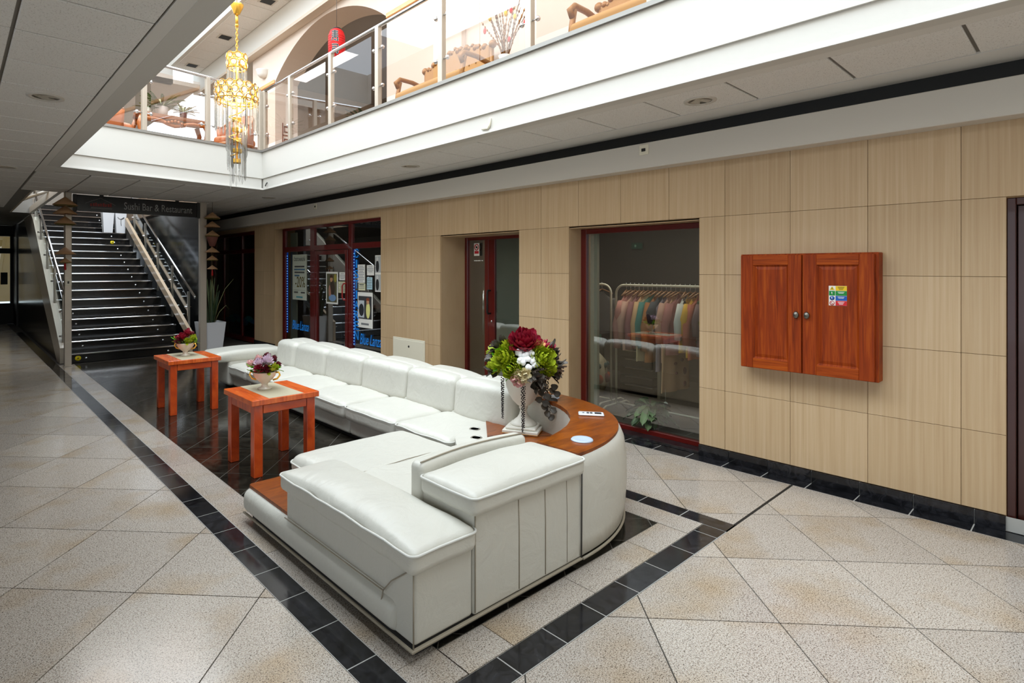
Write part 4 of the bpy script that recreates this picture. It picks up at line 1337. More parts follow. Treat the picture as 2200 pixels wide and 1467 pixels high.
# ------------------------------------------------------------------ staircase
SY, SR, ST = 11.45, 0.1675, 0.36
stairs = thing('staircase', 'black granite staircase with bright metal nosings behind the sushi sign', 'staircase')
SX0, SX1 = 1.47, 3.35
smesh = MB().bbox(SX0, SX1, 0, ST + 0.03, -0.04, 0, 0.003).box(SX0, SX1, 0.02, 0.05, -SR, -0.04).mesh('step')
nmesh = MB().bbox(SX0, SX1, -0.012, 0.022, -0.022, 0.003, 0.005).mesh('nosing')
stud = MB().lathe([(0.0, 0.012), (0.018, 0.010), (0.024, 0.0)], 12, Matrix.Rotation(pi / 2, 4, 'X')).mesh('stud')
for i in range(1, 21):
    y = SY + (i - 1) * ST + (0.5 if i > 15 else 0)
    o = link('step', smesh, 'stair', stairs, (0, y, i * SR))
    link('nosing', nmesh, 'chrome', o)
    for x in ([1.72] if i <= 6 else []) + [3.02]:
        link('stud', stud, 'chrome', o, (x, 0.018, -SR * 0.55))
MB().box(SX0, SX1, SY + 14 * ST, SY + 15 * ST + 0.55, 15 * SR - 0.06, 15 * SR - 0.001).build('landing', 'stair', stairs)
MB().prism([(SY + 0.05, 0.0), (SY + 7.5, 0.0), (SY + 7.5, 3.3), (SY + 5.9, 2.45), (SY + 5.1, 2.4)], 0, 1, Matrix(((0, 0, SX1 - SX0, SX0), (1, 0, 0, 0), (0, 1, 0, 0), (0, 0, 0, 1)))).build('stair_core', 'pitch', stairs)
def yzprism(pts, x0, x1):
    return MB().prism(pts, 0, 1, Matrix(((0, 0, x1 - x0, x0), (1, 0, 0, 0), (0, 1, 0, 0), (0, 0, 0, 1))))
yzprism([(11.62, 0.0), (19.9, 0.0), (19.9, 2.84), (18.05, 2.84), (12.0, 0.0)], 1.37, 1.45).build('side_wall', cmat('polished_brown_side', (58, 50, 42), 0.18), stairs)
yzprism([(11.60, 0.0), (12.0, 0.0), (18.05, 2.86), (16.3, 2.86), (15.85, 2.70), (11.66, 0.30), (11.60, 0.26)], 1.36, 1.46).build('left_stringer', cmat('pale_stone_stringer', (206, 198, 184), 0.25), stairs)
yzprism([(11.3, 0.0), (11.42, 0.0), (11.42, 0.30), (16.6, 2.72), (16.6, 2.92), (11.3, 0.42)], 3.34, 3.40).build('right_stringer', cmat('beige_stone_stringer', (186, 164, 138), 0.3), stairs)
def balustrade(x, label, pan):
    t = thing('stair_balustrade', label, 'balustrade', (x, 0, 0), 0, 'glass stair balustrades')
    sl = SR / ST
    yl = [11.75, 12.85, 13.95, 15.05, 16.15]
    for y in yl:
        z = (y - SY) * sl
        MB().bbox(-0.02, 0.02, y - 0.03, y + 0.03, z - 0.05, z + 1.02, 0.004).build('post', 'steel', t)
        for dz in (0.30, 0.72):
            MB().tube([(-0.06, y + 0.05, z + dz), (0.06, y + 0.05, z + dz)], 0.016, 8).build('clamp', 'chrome', t)
    for a, b_ in zip(yl, yl[1:]):
        za, zb = (a - SY) * sl, (b_ - SY) * sl
        yzprism([(a + 0.06, za + 0.20), (b_ - 0.06, zb + 0.12), (b_ - 0.06, zb + 0.88), (a + 0.06, za + 0.90)], -0.005, 0.005).build('glass_panel', pan, t)
    MB().tube([(0, 11.35, 1.06), (0, 16.5, 1.06 + 5.15 * sl)], 0.024, 10).build('handrail', 'chrome', t)
    return t
balustrade(1.43, 'glass balustrade with steel posts on the left of the stairs', 'glass')
balustrade(3.46, 'glass balustrade with bright handrail on the right of the stairs', 'glass')
struct(MB().box(3.72, 3.78, 12.0, 19.6, 0, 3.3).build('wall_stair_right', 'stair'), 'polished black wall on the right of the stairs')
struct(MB().box(1.3, 3.78, 21.2, 21.4, 2.2, 6.3).build('wall_stair_back', cmat('stair_back', (176, 168, 158), 0.7)), 'wall at the head of the stairs')
for k, (y, lb) in enumerate(((11.498, 'round yellow step sticker on the lowest stair riser'), (SY + 13 * ST + 0.018, 'round yellow step sticker high on the stairs by the planters'))):
    t = thing('step_sticker', lb, 'sticker', (1.60 if k == 0 else 2.97, y + (-0.03 if k == 0 else 0), (0.5 if k == 0 else 13.5) * SR + 0.0), 0, 'yellow step stickers')
    MB().lathe([(0.0, 0.003), (0.045, 0.003), (0.045, 0)], 20, Matrix.Rotation(pi / 2, 4, 'X')).build('disc', 'yellow', t)
    MB().lathe([(0.0, 0.005), (0.012, 0.005), (0.012, 0)], 12, Matrix.Rotation(pi / 2, 4, 'X')).build('mark', 'pitch', t)
def tapered_pot(mb, w0, w1, h, t=0.02):
    a, b_ = w0 / 2, w1 / 2
    c = b_ - t
    v = [(-a, -a, 0), (a, -a, 0), (a, a, 0), (-a, a, 0), (-b_, -b_, h), (b_, -b_, h), (b_, b_, h), (-b_, b_, h), (-c, -c, h), (c, -c, h), (c, c, h), (-c, c, h), (-c, -c, h - 0.06), (c, -c, h - 0.06), (c, c, h - 0.06), (-c, c, h - 0.06)]
    f = [(0, 3, 2, 1), (0, 1, 5, 4), (1, 2, 6, 5), (2, 3, 7, 6), (3, 0, 4, 7), (4, 5, 9, 8), (5, 6, 10, 9), (6, 7, 11, 10), (7, 4, 8, 11), (8, 9, 13, 12), (9, 10, 14, 13), (10, 11, 15, 14), (11, 8, 12, 15), (12, 13, 14, 15)]
    return mb.raw(v, f)
for k, x in enumerate((2.98, 3.26)):
    t = thing('stair_planter', ['tall white planter on the stair landing, left of two', 'tall white planter with black wire scroll on the landing, right of two'][k], 'planter', (x, SY + 14 * ST + 0.30, 15 * SR), 0, 'white planters on the stair landing')
    tapered_pot(MB(), 0.19, 0.26, 0.55).build('pot', 'silverpot', t)
    MB().box(-0.10, 0.10, -0.10, 0.10, 0.48, 0.50).build('soil', 'charcoal', t)
    if k:
        MB().tube([(0.07 * cos(a), -0.125, 0.42 + 0.05 * sin(a)) for a in [pi + pi * q / 10 for q in range(11)]] + [(0.0, -0.12, 0.37), (0.0, -0.115, 0.26), (0.01, -0.11, 0.2)], 0.006, 6).build('wire_scroll', 'pitch', t)
# posts and sign
for (x0, x1, lb) in ((1.37, 1.47, 'square metal post left of the sushi sign'), (3.49, 3.61, 'square metal post right of the sushi sign')):
    t = thing('sign_post', lb, 'post', (x0, 11.15, 0), 0, 'posts carrying the sushi sign')
    MB().bbox(0, x1 - x0, 0, 0.10, 0, ZC, 0.006).build('shaft', 'postgrey', t)
    MB().bbox(-0.01, x1 - x0 + 0.01, -0.01, 0.11, 0, 0.012, 0.003).build('foot_plate', 'postgrey', t)
sw = thing('wall_switch', 'small white switch on the left metal post', 'switch', (1.42, 11.15, 1.38))
MB().bbox(-0.045, 0.045, -0.012, 0, -0.055, 0.055, 0.004).build('plate', 'cream', sw)
MB().bbox(-0.012, 0.012, -0.018, -0.012, -0.02, 0.02, 0.003).build('rocker', 'charcoal', sw)
sg = thing('hanging_sign', 'black hanging sign reading Sushi Bar & Restaurant', 'sign', (0, 11.17, 0))
MB().bbox(1.54, 3.44, 0, 0.07, 2.565, 2.835, 0.004).build('board', cmat('sign_black', (20, 19, 20), 0.25), sg)
MB().bbox(1.49, 1.54, -0.005, 0.075, 2.55, 2.84, 0.003).build('end_cap', 'charcoal', sg)
MB().bbox(3.44, 3.49, -0.005, 0.075, 2.55, 2.84, 0.003).build('end_cap', 'charcoal', sg)
for x in (1.9, 3.1):
    MB().bbox(x - 0.03, x + 0.03, 0.02, 0.05, 2.83, ZC, 0.003).build('hanger', 'charcoal', sg)
text('Sushi Bar & Restaurant', 0.12, (2.79, -0.003, 2.685), ON_FRONT, cmat('sign_silver', (150, 150, 146), 0.4), sg, 'lettering', width=1.12, height=0.125)
lg_ = cmat('sign_line', (120, 116, 110), 0.5)
MB().tube([(1.66, -0.003, 2.70), (1.88, -0.003, 2.80), (2.10, -0.003, 2.69)], 0.005, 4).build('roof_mark', lg_, sg)
for k in range(9):
    MB().bbox(1.73 + 0.036 * k, 1.755 + 0.036 * k + 0.004 * (k % 2), -0.003, 0.0, 2.655, 2.70 + 0.008 * (k % 3), 0.001).build('red_letter', cmat('sign_red_letters', (130, 30, 24), 0.5), sg)
MB().box(1.74, 2.05, -0.002, 0, 2.622, 2.632).build('tagline', lg_, sg)

# ------------------------------------------------------------------ straw hat garlands
def hat_garland(x, y, hats, label):
    t = thing('hat_garland', label, 'garland', (x, y, 0), 0, 'garlands of straw hats on the posts')
    MB().tube([(0, 0, ZC - 0.004), (0, 0, hats[-1][0] + 0.02)], 0.004, 5).build('cord', 'charcoal', t)
    for k, (z, r) in enumerate(hats):
        o = MB().lathe([(0.0, z + r * 0.78), (r * 0.5, z + r * 0.40), (r, z), (r * 0.97, z - 0.006), (r * 0.5, z + r * 0.34), (0.0, z + r * 0.7)], 22).build('straw_hat', 'bamboo', t)
        if k % 2 == 0:
            MB().tube([(r * 0.86 * cos(2 * pi * q / 16), r * 0.86 * sin(2 * pi * q / 16), z - 0.012) for q in range(16)], 0.007, 5, True).build('rim_fringe', cmat('olive_fringe', (110, 100, 40), 0.7), o)
    zl, rl = hats[-1]
    MB().lathe([(0.0, zl - 0.13), (0.018, zl - 0.12), (0.012, zl - 0.02), (0.0, zl + 0.0)], 8).build('red_tassel', cmat('tassel_red', (190, 24, 28), 0.6), t)
    return t
hat_garland(1.36, 11.0, ((2.63, 0.175), (2.49, 0.17), (2.33, 0.155), (1.84, 0.15), (1.71, 0.09)), 'string of straw cone hats hanging before the left post')
g2 = hat_garland(3.66, 11.0, ((2.555, 0.145), (2.39, 0.14), (2.225, 0.13), (1.915, 0.13), (1.775, 0.105), (1.60, 0.095)), 'string of straw cone hats hanging before the right post')
MB().lathe([(0.0, 2.02), (0.05, 2.03), (0.10, 2.17), (0.11, 2.21)], 10).build('paper_cone', cmat('dusky_pink_paper', (120, 72, 62), 0.7), g2)

# ------------------------------------------------------------------ snake plant
pl = thing('potted_snake_plant', 'snake plant in a tall tapered white planter right of the stairs', 'potted plant', (3.76, 11.42, 0))
P_ = tapered_pot(MB(), 0.34, 0.45, 0.575).build('pot', 'silverpot', pl)
MB().box(-0.19, 0.19, -0.19, 0.19, 0.50, 0.525).build('soil', 'charcoal', pl)
rr = random.Random(5)
for k in range(22):
    a = rr.uniform(0, 2 * pi); rad = rr.uniform(0.02, 0.15); L = rr.uniform(0.45, 0.92); w = rr.uniform(0.022, 0.036)
    bx, by = rad * cos(a), rad * sin(a)
    lx, ly = cos(a) * rr.uniform(0.0, 0.28) * L, sin(a) * rr.uniform(0.0, 0.28) * L
    fa = rr.uniform(0, pi)
    v, f = [], []
    for i in range(7):
        t_ = i / 6
        ww = w * (0.6 + 0.9 * t_ - 1.5 * t_ ** 3) if i < 6 else 0.002
        c_ = Vector((bx + lx * t_ ** 1.6, by + ly * t_ ** 1.6, 0.5 + L * t_))
        tw = fa + 0.6 * t_
        for s_ in (-1, 0, 1):
            v.append(tuple(c_ + Vector((cos(tw) * ww * s_, sin(tw) * ww * s_, 0)) + Vector((-sin(tw), cos(tw), 0)) * (0.006 if s_ == 0 else -0.003)))
    for i in range(6):
        for j in (0, 1):
            f.append((i * 3 + j, i * 3 + j + 1, i * 3 + j + 4, i * 3 + j + 3))
    MB().raw(v, f, True).build('leaf', cmat('snake_leaf_%d' % (k % 3), ((44, 62, 38), (66, 80, 48), (92, 100, 62))[k % 3], 0.45), pl)
MB().tube([(0.05, 0, 0.5), (0.14, -0.04, 0.9), (0.26, -0.06, 1.2), (0.42, -0.08, 1.40)], 0.007, 6, taper=(1, 0.9, 0.7, 0.3)).build('arching_stem', cmat('dry_stem', (120, 116, 70), 0.6), pl)
MB().tube([(0.06, 0, 0.5), (0.18, 0.02, 0.75), (0.30, 0.0, 0.88), (0.36, -0.02, 0.80)], 0.006, 6, taper=(1, 0.9, 0.7, 0.4)).build('arching_stem', cmat('dry_stem', (120, 116, 70), 0.6), pl)

# ------------------------------------------------------------------ far end of the passage
fe = sroot('door_3', 'dark glazed double door at the far end of the passage')
YE = 21.0
warm = cmat('lit_room', (226, 196, 130), 0.8, emit=(226, 190, 120), estr=0.16)
for (x0, x1, z0, z1) in ((0.2, 1.34, 0.0, 0.6), (0.2, 1.34, 2.05, 2.2), (0.2, 0.5, 0.6, 2.05), (0.9, 1.0, 0.6, 2.6), (1.26, 1.34, 0.6, 2.6), (0.2, 1.34, 2.55, 2.86)):
    MB().bbox(x0, x1, YE, YE + 0.08, z0, z1, 0.004).build('frame_bar', 'pitch', fe)
MB().box(0.2, 1.34, YE + 0.03, YE + 0.04, 0.6, 2.6).build('pane', 'shopglass', fe)
MB().box(0.2, 1.34, YE + 1.2, YE + 1.3, 0.6, 2.6).build('lit_room', warm, fe)
MB().bbox(1.04, 1.20, YE - 0.02, YE, 1.15, 1.5, 0.004).build('lock_plate', 'pitch', fe)
struct(MB().box(-2.6, 0.2, YE, YE + 0.1, 0, ZC).box(1.34, 1.6, YE - 1.0, YE + 0.1, 0, ZC).build('wall_far_end', 'charcoal'), 'dark end wall of the passage')

# opening left of the stairs: white rail and a green plant on the upper floor
ul = thing('upper_stair_rail', 'white sloping rail in the opening left of the stair head', 'rail', (0, 0, 0))
MB().tube([(0.98, 14.2, 2.95), (1.33, 12.4, 3.02)], 0.03, 8).build('rail', 'upwhite', ul)
MB().bbox(1.30, 1.36, 11.3, 16.0, 2.86, 3.0, 0.004).build('edge_board', 'upwhite', ul)
MB().bbox(0.95, 0.985, 10.6, 16.0, 2.86, 3.45, 0.004).build('side_board', cmat('beige_stone_stringer', (186, 164, 138), 0.3), ul)
for y in (12.9, 13.6):
    MB().tube([(1.15, y, 2.98), (1.15, y, 3.9)], 0.016, 8).build('baluster', 'upwhite', ul)

# ------------------------------------------------------------------ glass railings
def railing(pts, label, name_pts):
    t = thing('glass_railing', label, 'railing', (0, 0, 0), 0, 'tinted glass gallery railings')
    for i, p in enumerate(pts):
        M_ = Matrix.Translation((p[0], p[1], 0)) @ rotz(name_pts)
        MB().bbox(-0.03, 0.03, -0.033, 0.033, 3.475, 4.415, 0.004, M_).build('post', 'postgrey', t)
    for a, b_ in zip(pts, pts[1:]):
        A, B = Vector((a[0], a[1], 0)), Vector((b_[0], b_[1], 0))
        d = (B - A).normalized(); n = Vector((d.y, -d.x, 0))
        A2, B2 = A + d * 0.10, B - d * 0.10
        mb = MB()
        o = n * 0.03 if name_pts == 0 else n * -0.03
        mb.raw([tuple(A2 + o + Vector((0, 0, 3.54))), tuple(B2 + o + Vector((0, 0, 3.54))), tuple(B2 + o + Vector((0, 0, 4.33))), tuple(A2 + o + Vector((0, 0, 4.33)))], [(0, 1, 2, 3)])
        mb.build('glass_panel', 'bronze', t)
        for q, s_ in ((A, 1), (B, -1)):
            for z in (3.72, 4.16):
                c = q + d * 0.09 * s_
                MB().tube([tuple(q + d * 0.03 * s_ + Vector((0, 0, z))), tuple(c + Vector((0, 0, z)))], 0.008, 6).ball((c.x, c.y, z), 0.024, 10, 6).build('glass_clamp', 'chrome', t)
    MB().tube([(p[0], p[1], 4.425) for p in pts], 0.022, 8).build('top_rail', 'chrome', t)
    return t
railing([(3.72, y) for y in (8.74, 7.83, 6.64, 5.545, 4.40, 3.23, 2.09, 0.95, -0.2)], 'bronze glass railing along the right side of the void', 0)
dxy = Vector((FB[0] - FA[0], FB[1] - FA[1])); ang = math.atan2(dxy.y, dxy.x)
dn = dxy.normalized()
railing([(FA[0] + dn.x * s_, FA[1] + 0.04 + dn.y * s_) for s_ in (0.0, 0.97, 1.85, 2.70)], 'bronze glass railing across the far side of the void', ang)

# ------------------------------------------------------------------ small things on beams and fascia
def plate(loc, label):
    t = thing('wall_sensor', label, 'sensor', loc, 0, 'small square sensors on the boxed beam')
    MB().bbox(-0.010, 0, -0.045, 0.045, -0.045, 0.045, 0.003).build('plate', 'cream', t)
    MB().bbox(-0.014, -0.010, -0.018, 0.022, -0.016, 0.012, 0.002).build('lens', 'pitch', t)
plate((4.68, 2.71, 2.673), 'small white sensor plate on the boxed beam above the display window')
plate((4.68, 8.89, 2.673), 'small white sensor plate on the boxed beam above the cleaner shop')
t = thing('fascia_bracket', 'small white J shaped bracket on the lower gallery fascia', 'bracket', (3.705, 3.73, 2.935))
MB().tube([(-0.01, 0.06, -0.035), (-0.012, -0.02, -0.045), (-0.012, -0.04, -0.02), (-0.01, -0.045, 0.045)], 0.011, 7).build('hook', 'cream', t)
t = thing('fascia_bracket', 'tiny dark bracket at the far corner of the gallery fascia', 'bracket', (3.705, 8.62, 2.925))
MB().tube([(0, 0, 0.03), (-0.03, -0.02, 0.0), (-0.03, 0.0, -0.03)], 0.008, 6).build('hook', 'charcoal', t)
t = thing('access_panel', 'cream metal access panel low on the wall behind the sofa', 'access panel', (W, 6.43, 0.36))
MB().bbox(-0.012, 0, -0.37, 0.37, -0.26, 0.26, 0.003).build('frame', 'cream', t)
MB().bbox(-0.018, -0.010, -0.345, 0.345, -0.235, 0.235, 0.003).build('door', 'cream', t)
MB().lathe([(0.0, 0.006), (0.014, 0.006), (0.016, 0)], 12, Matrix.Translation((-0.018, -0.02, 0.15)) @ Matrix.Rotation(-pi / 2, 4, 'Y')).build('lock', 'charcoal', t)

# ------------------------------------------------------------------ wooden wall cabinet
cab = thing('wall_cabinet', 'red-brown two door wooden cabinet hung on the beige wall', 'cabinet', (4.70, 1.01, 0.83))
MB().bbox(0.025, 0.13, -0.02, 0.88, -0.005, 0.885, 0.004).build('body', 'cabinet', cab)
def cab_door(y0, y1, ky):
    d = bpy.data.objects.new('door', None); C.objects.link(d); d.parent = cab
    h = 0.875
    fw = 0.09
    for (a, b_) in ((y0, y0 + fw), (y1 - fw, y1)):
        MB().bbox(0, 0.025, a, b_, 0, h, 0.003).build('stile', 'cabinet', d)
    for (a, b_) in ((0.0, 0.075), (h - 0.075, h)):
        MB().bbox(0.0005, 0.025, y0 + fw, y1 - fw, a, b_, 0.002).build('rail', 'cabrail', d)
    pa, pb, qa, qb = y0 + fw, y1 - fw, 0.075, h - 0.075
    i1, i2 = 0.012, 0.035
    v = []
    for (k, x) in ((0.0, 0.004), (i1, 0.016), (i2, 0.010)):
        v += [(x, pa + k, qa + k), (x, pb - k, qa + k), (x, pb - k, qb - k), (x, pa + k, qb - k)]
    f = [(8, 9, 10, 11)]
    for r_ in (0, 4):
        for q in range(4):
            f.append((r_ + q, r_ + (q + 1) % 4, r_ + 4 + (q + 1) % 4, r_ + 4 + q))
    MB().raw(v, f).build('panel', 'cabinet', d)
    MB().lathe([(0.0, 0.026), (0.016, 0.022), (0.02, 0.014), (0.01, 0.006), (0.014, 0.0)], 14, Matrix.Translation((0, ky, 0.43)) @ Matrix.Rotation(-pi / 2, 4, 'Y') @ Matrix.Scale(1.35, 4, (1, 0, 0))).build('knob', cmat('antique_pewter', (120, 116, 108), 0.35, metal=0.9), d)
cab_door(0.444, 0.872, 0.475)
cab_door(0.0, 0.436, 0.405)
st = thing('warning_sticker', 'four colour electrical warning sticker on the right cabinet door', 'sticker', (4.7085, 1.225, 1.41))
MB().box(-0.0015, 0.0, -0.055, 0.055, -0.07, 0.07).build('backing', 'paper', st)
for k, (col, nm) in enumerate((((236, 196, 20), 'yellow_field'), ((12, 134, 52), 'green_field'), ((16, 84, 176), 'blue_field'), ((206, 24, 34), 'red_field'))):
    z = 0.0525 - 0.035 * k
    cm_ = cmat('sticker_%d' % k, col, 0.5)
    MB().box(-0.0025, -0.0015, -0.055, 0.013, z - 0.0165, z + 0.0165).build(nm, cm_, st)
    for q in range(3 if k in (0, 3) else 2):
        MB().box(-0.0032, -0.0025, -0.040 + 0.004 * q, 0.0 - 0.004 * q, z + 0.007 - q * 0.008, z + 0.010 - q * 0.008).build('text_line', cmat('sticker_text_%d' % (k == 0), (40, 36, 20) if k == 0 else (236, 236, 236), 0.6), st)
    cy_ = 0.034
    if k == 0:
        MB().raw([(-0.003, cy_ + 0.016, z - 0.012), (-0.003, cy_ - 0.016, z - 0.012), (-0.003, cy_, z + 0.014)], [(0, 1, 2)]).build('warning_triangle', cm_, st)
        MB().box(-0.0036, -0.003, cy_ - 0.002, cy_ + 0.002, z - 0.008, z + 0.006).build('exclamation', 'pitch', st)
    elif k == 1:
        MB().box(-0.0025, -0.0015, 0.016, 0.053, z - 0.0165, z + 0.0165).build('green_square', cm_, st)
    else:
        MB().lathe([(0.0, 0.003), (0.015, 0.003), (0.015, 0.0015)], 18, Matrix.Translation((0, cy_, z)) @ Matrix.Rotation(-pi / 2, 4, 'Y')).build('round_mark', cm_ if k == 2 else 'paper', st)
    if k == 3:
        MB().tube([(-0.004, cy_ + 0.014 * cos(a), z + 0.014 * sin(a)) for a in [2 * pi * q / 16 for q in range(16)]], 0.0018, 4, True).build('ring', cm_, st)
        MB().tube([(-0.004, cy_ + 0.01, z + 0.01), (-0.004, cy_ - 0.01, z - 0.01)], 0.0015, 4).build('slash', cm_, st)
    if k in (1, 2):
        MB().raw([(-0.0045, cy_ + 0.003, z + 0.012), (-0.0045, cy_ - 0.004, z), (-0.0045, cy_ + 0.001, z + 0.001), (-0.0045, cy_ - 0.003, z - 0.012), (-0.0045, cy_ + 0.005, z + 0.002)], [(0, 1, 2), (2, 3, 4), (0, 2, 4)]).build('bolt', 'paper', st)

# ------------------------------------------------------------------ chandelier
CHX, CHY = 2.06, 5.5
ch = thing('chandelier', 'gold chandelier with crystal rods hanging in the void', 'chandelier', (CHX, CHY, 0))
MB().tube([(0, 0, 4.15), (0, 0, 7.75)], 0.004, 6).build('cable', 'steel', ch)
MB().lathe([(0.0, 4.16), (0.062, 4.155), (0.065, 4.14), (0.045, 4.10), (0.028, 4.06), (0.012, 4.05)], 20, None, True, 10, 0.1).build('canopy', 'gold', ch)
MB().tube([(0, 0, 4.05), (0, 0, 3.96)], 0.014, 8).ball((0, 0, 3.95), 0.018).build('rod', 'gold', ch)
for k in range(9):
    z = 3.925 - 0.029 * k
    a = (pi / 2) * (k % 2)
    MB().tube([(0.010 * cos(q) * cos(a), 0.010 * cos(q) * sin(a), z + 0.020 * sin(q)) for q in [2 * pi * j / 10 for j in range(10)]], 0.0035, 5, True).build('chain_link', 'gold', ch)
def crown(r, z0, z1, nm):
    for z in (z0, z1):
        MB().tube([(r * cos(2 * pi * q / 24), r * sin(2 * pi * q / 24), z) for q in range(24)], 0.007, 6, True).build(nm, 'gold', ch)
crown(0.085, 3.66, 3.53, 'upper_ring')
crown(0.185, 3.36, 3.22, 'main_ring')
MB().tube([(0, 0, 3.66), (0, 0, 2.62)], 0.010, 8).build('spine', 'gold', ch)
for r in (0.085, 0.185):
    for k in range(6):
        a = k * pi / 3
        z = 3.66 if r < 0.1 else 3.36
        MB().tube([(0, 0, z), (r * cos(a), r * sin(a), z)], 0.004, 5).build('spoke', 'gold', ch)
disc = MB().lathe([(0.0, 0.012), (0.02, 0.008), (0.032, 0.0), (0.02, -0.008), (0.0, -0.012)], 8, Matrix.Rotation(pi / 2, 4, 'Y'), False).mesh('crystal_disc')
gdisc = MB().lathe([(0.036, 0.004), (0.036, -0.004), (0.028, -0.004), (0.028, 0.004), (0.036, 0.004)], 12, Matrix.Rotation(pi / 2, 4, 'Y'), cap=False).mesh('gold_rosette')
def rosettes(r, n, zl, off=0.0):
    for j, z in enumerate(zl):
        for k in range(n):
            a = 2 * pi * (k + 0.5 * (j % 2)) / n + off
            loc = (r * cos(a), r * sin(a), z)
            link('gold_rosette', gdisc, 'gold', ch, loc, a)
            link('crystal_disc', disc, 'crystal', ch, (loc[0] * 1.03, loc[1] * 1.03, z), a)
rosettes(0.088, 7, (3.64, 3.57))
rosettes(0.19, 14, (3.345, 3.285, 3.225))
def rodm(L, r=0.009):
    return MB().lathe([(0.0, -L), (r * 0.7, -L + 0.02), (r, -L + 0.035), (r, -0.02), (0.0, 0.0)], 6, None, False).mesh('crystal_rod')
r1, r2, r3 = rodm(0.22), rodm(0.30), rodm(0.34)
for k in range(14):
    a = 2 * pi * k / 14
    link('crystal_rod', r1, 'crystal', ch, (0.086 * cos(a), 0.086 * sin(a), 3.55), a)
for k in range(26):
    a = 2 * pi * k / 26
    link('crystal_rod', r2, 'crystal', ch, (0.19 * cos(a), 0.19 * sin(a), 3.215), a)
hel = [(0.07 * cos(q * 0.42), 0.07 * sin(q * 0.42), 3.15 - 0.013 * q) for q in range(36)]
MB().tube(hel, 0.006, 6).build('spiral_frame', 'gold', ch)
for q in range(36):
    a = q * 0.42
    z = 3.15 - 0.0125 * q
    link('crystal_rod', r3 if q % 2 else r2, 'crystal', ch, (0.098 * cos(a) * (1 - 0.008 * q), 0.098 * sin(a) * (1 - 0.008 * q), z), a)
for k in range(5):
    MB().bbox(-0.035, 0.035, -0.035, 0.035, 3.02 - 0.10 * k, 3.06 - 0.10 * k, 0.004, rotz(k * 0.7)).build('lamp_holder', 'gold', ch)
for k in range(6):
    a = k * pi / 3
    MB().ball((0.12 * cos(a), 0.12 * sin(a), 3.27), 0.022, 8, 6, (1, 1, 1.5)).build('bulb', cmat('warm_bulb', (255, 236, 200), 0.4, emit=(255, 220, 160), estr=6.0), ch)
for (z, e) in ((3.60, 4), (3.28, 10), (2.95, 4)):
    d_ = bpy.data.lights.new('chandelier_lamp', 'POINT')
    d_.energy = e
    d_.color = (1.0, 0.82, 0.55)
    d_.shadow_soft_size = 0.05
    lo = bpy.data.objects.new('chandelier_lamp', d_)
    lo.location = (0.03, 0.0, z)
    C.objects.link(lo)
    lo.parent = ch

# ------------------------------------------------------------------ red paper lantern
ln = thing('paper_lantern', 'red paper lantern with black characters hanging before the arch', 'lantern', (4.5, 7.86, 4.855))
MB().lathe([(0.06, 0.0), (0.10, 0.03), (0.128, 0.09), (0.132, 0.24), (0.128, 0.38), (0.10, 0.45), (0.06, 0.48)], 28).build('body', 'red', ln)
for k in range(11):
    z = 0.05 + 0.038 * k
    r_ = 0.133 if 0.09 < z < 0.39 else 0.115
    MB().tube([(r_ * cos(2 * pi * q / 24), r_ * sin(2 * pi * q / 24), z) for q in range(24)], 0.0018, 4, True).build('rib', 'red', ln)
MB().lathe([(0.062, 0.478), (0.062, 0.495), (0.0, 0.495)], 20).build('top_cap', 'pitch', ln)
MB().lathe([(0.0, -0.03), (0.02, -0.028), (0.05, -0.012), (0.062, 0.004)], 20).build('bottom_cap', 'pitch', ln)
MB().tube([(0, 0, 0.495), (0, 0, 1.2)], 0.003, 5).build('cord', 'charcoal', ln)
def stroke(y0, z0, y1, z1, w, m, r_):
    n = 6
    v = []
    dy, dz = y1 - y0, z1 - z0
    L = sqrt(dy * dy + dz * dz)
    py_, pz_ = -dz / L * w / 2, dy / L * w / 2
    for k in range(n + 1):
        t = k / n
        for s_ in (1, -1):
            a = (y0 + dy * t + py_ * s_); z = z0 + dz * t + pz_ * s_
            th = radians(180 + 48) + a / r_
            v.append((r_ * cos(th), r_ * sin(th), z))
    MB().raw(v, [(2 * k, 2 * k + 1, 2 * k + 3, 2 * k + 2) for k in range(n)], True).build('character_stroke', m, ln)
# two brush characters, each stroke white-edged
S1 = [(-0.05, 0.40, 0.05, 0.40), (-0.045, 0.37, 0.045, 0.37), (-0.055, 0.34, 0.055, 0.34), (0.0, 0.42, 0.0, 0.30), (-0.04, 0.31, 0.045, 0.31), (-0.04, 0.31, -0.05, 0.26), (0.045, 0.31, 0.04, 0.25), (-0.02, 0.28, 0.025, 0.26)]
S2 = [(-0.05, 0.20, 0.045, 0.20), (0.045, 0.20, 0.045, 0.07), (-0.045, 0.165, 0.025, 0.165), (-0.04, 0.135, 0.015, 0.135), (-0.04, 0.135, -0.04, 0.085), (0.015, 0.135, 0.015, 0.085), (-0.04, 0.085, 0.015, 0.085), (0.045, 0.07, 0.02, 0.06)]
wm, bm_ = cmat('character_edge', (235, 228, 220), 0.6), cmat('character_black', (14, 40, 44), 0.6)
for q in S1 + S2:
    stroke(*q, 0.024, wm, 0.1335)
for q in S1 + S2:
    stroke(*q, 0.018, bm_, 0.1350)

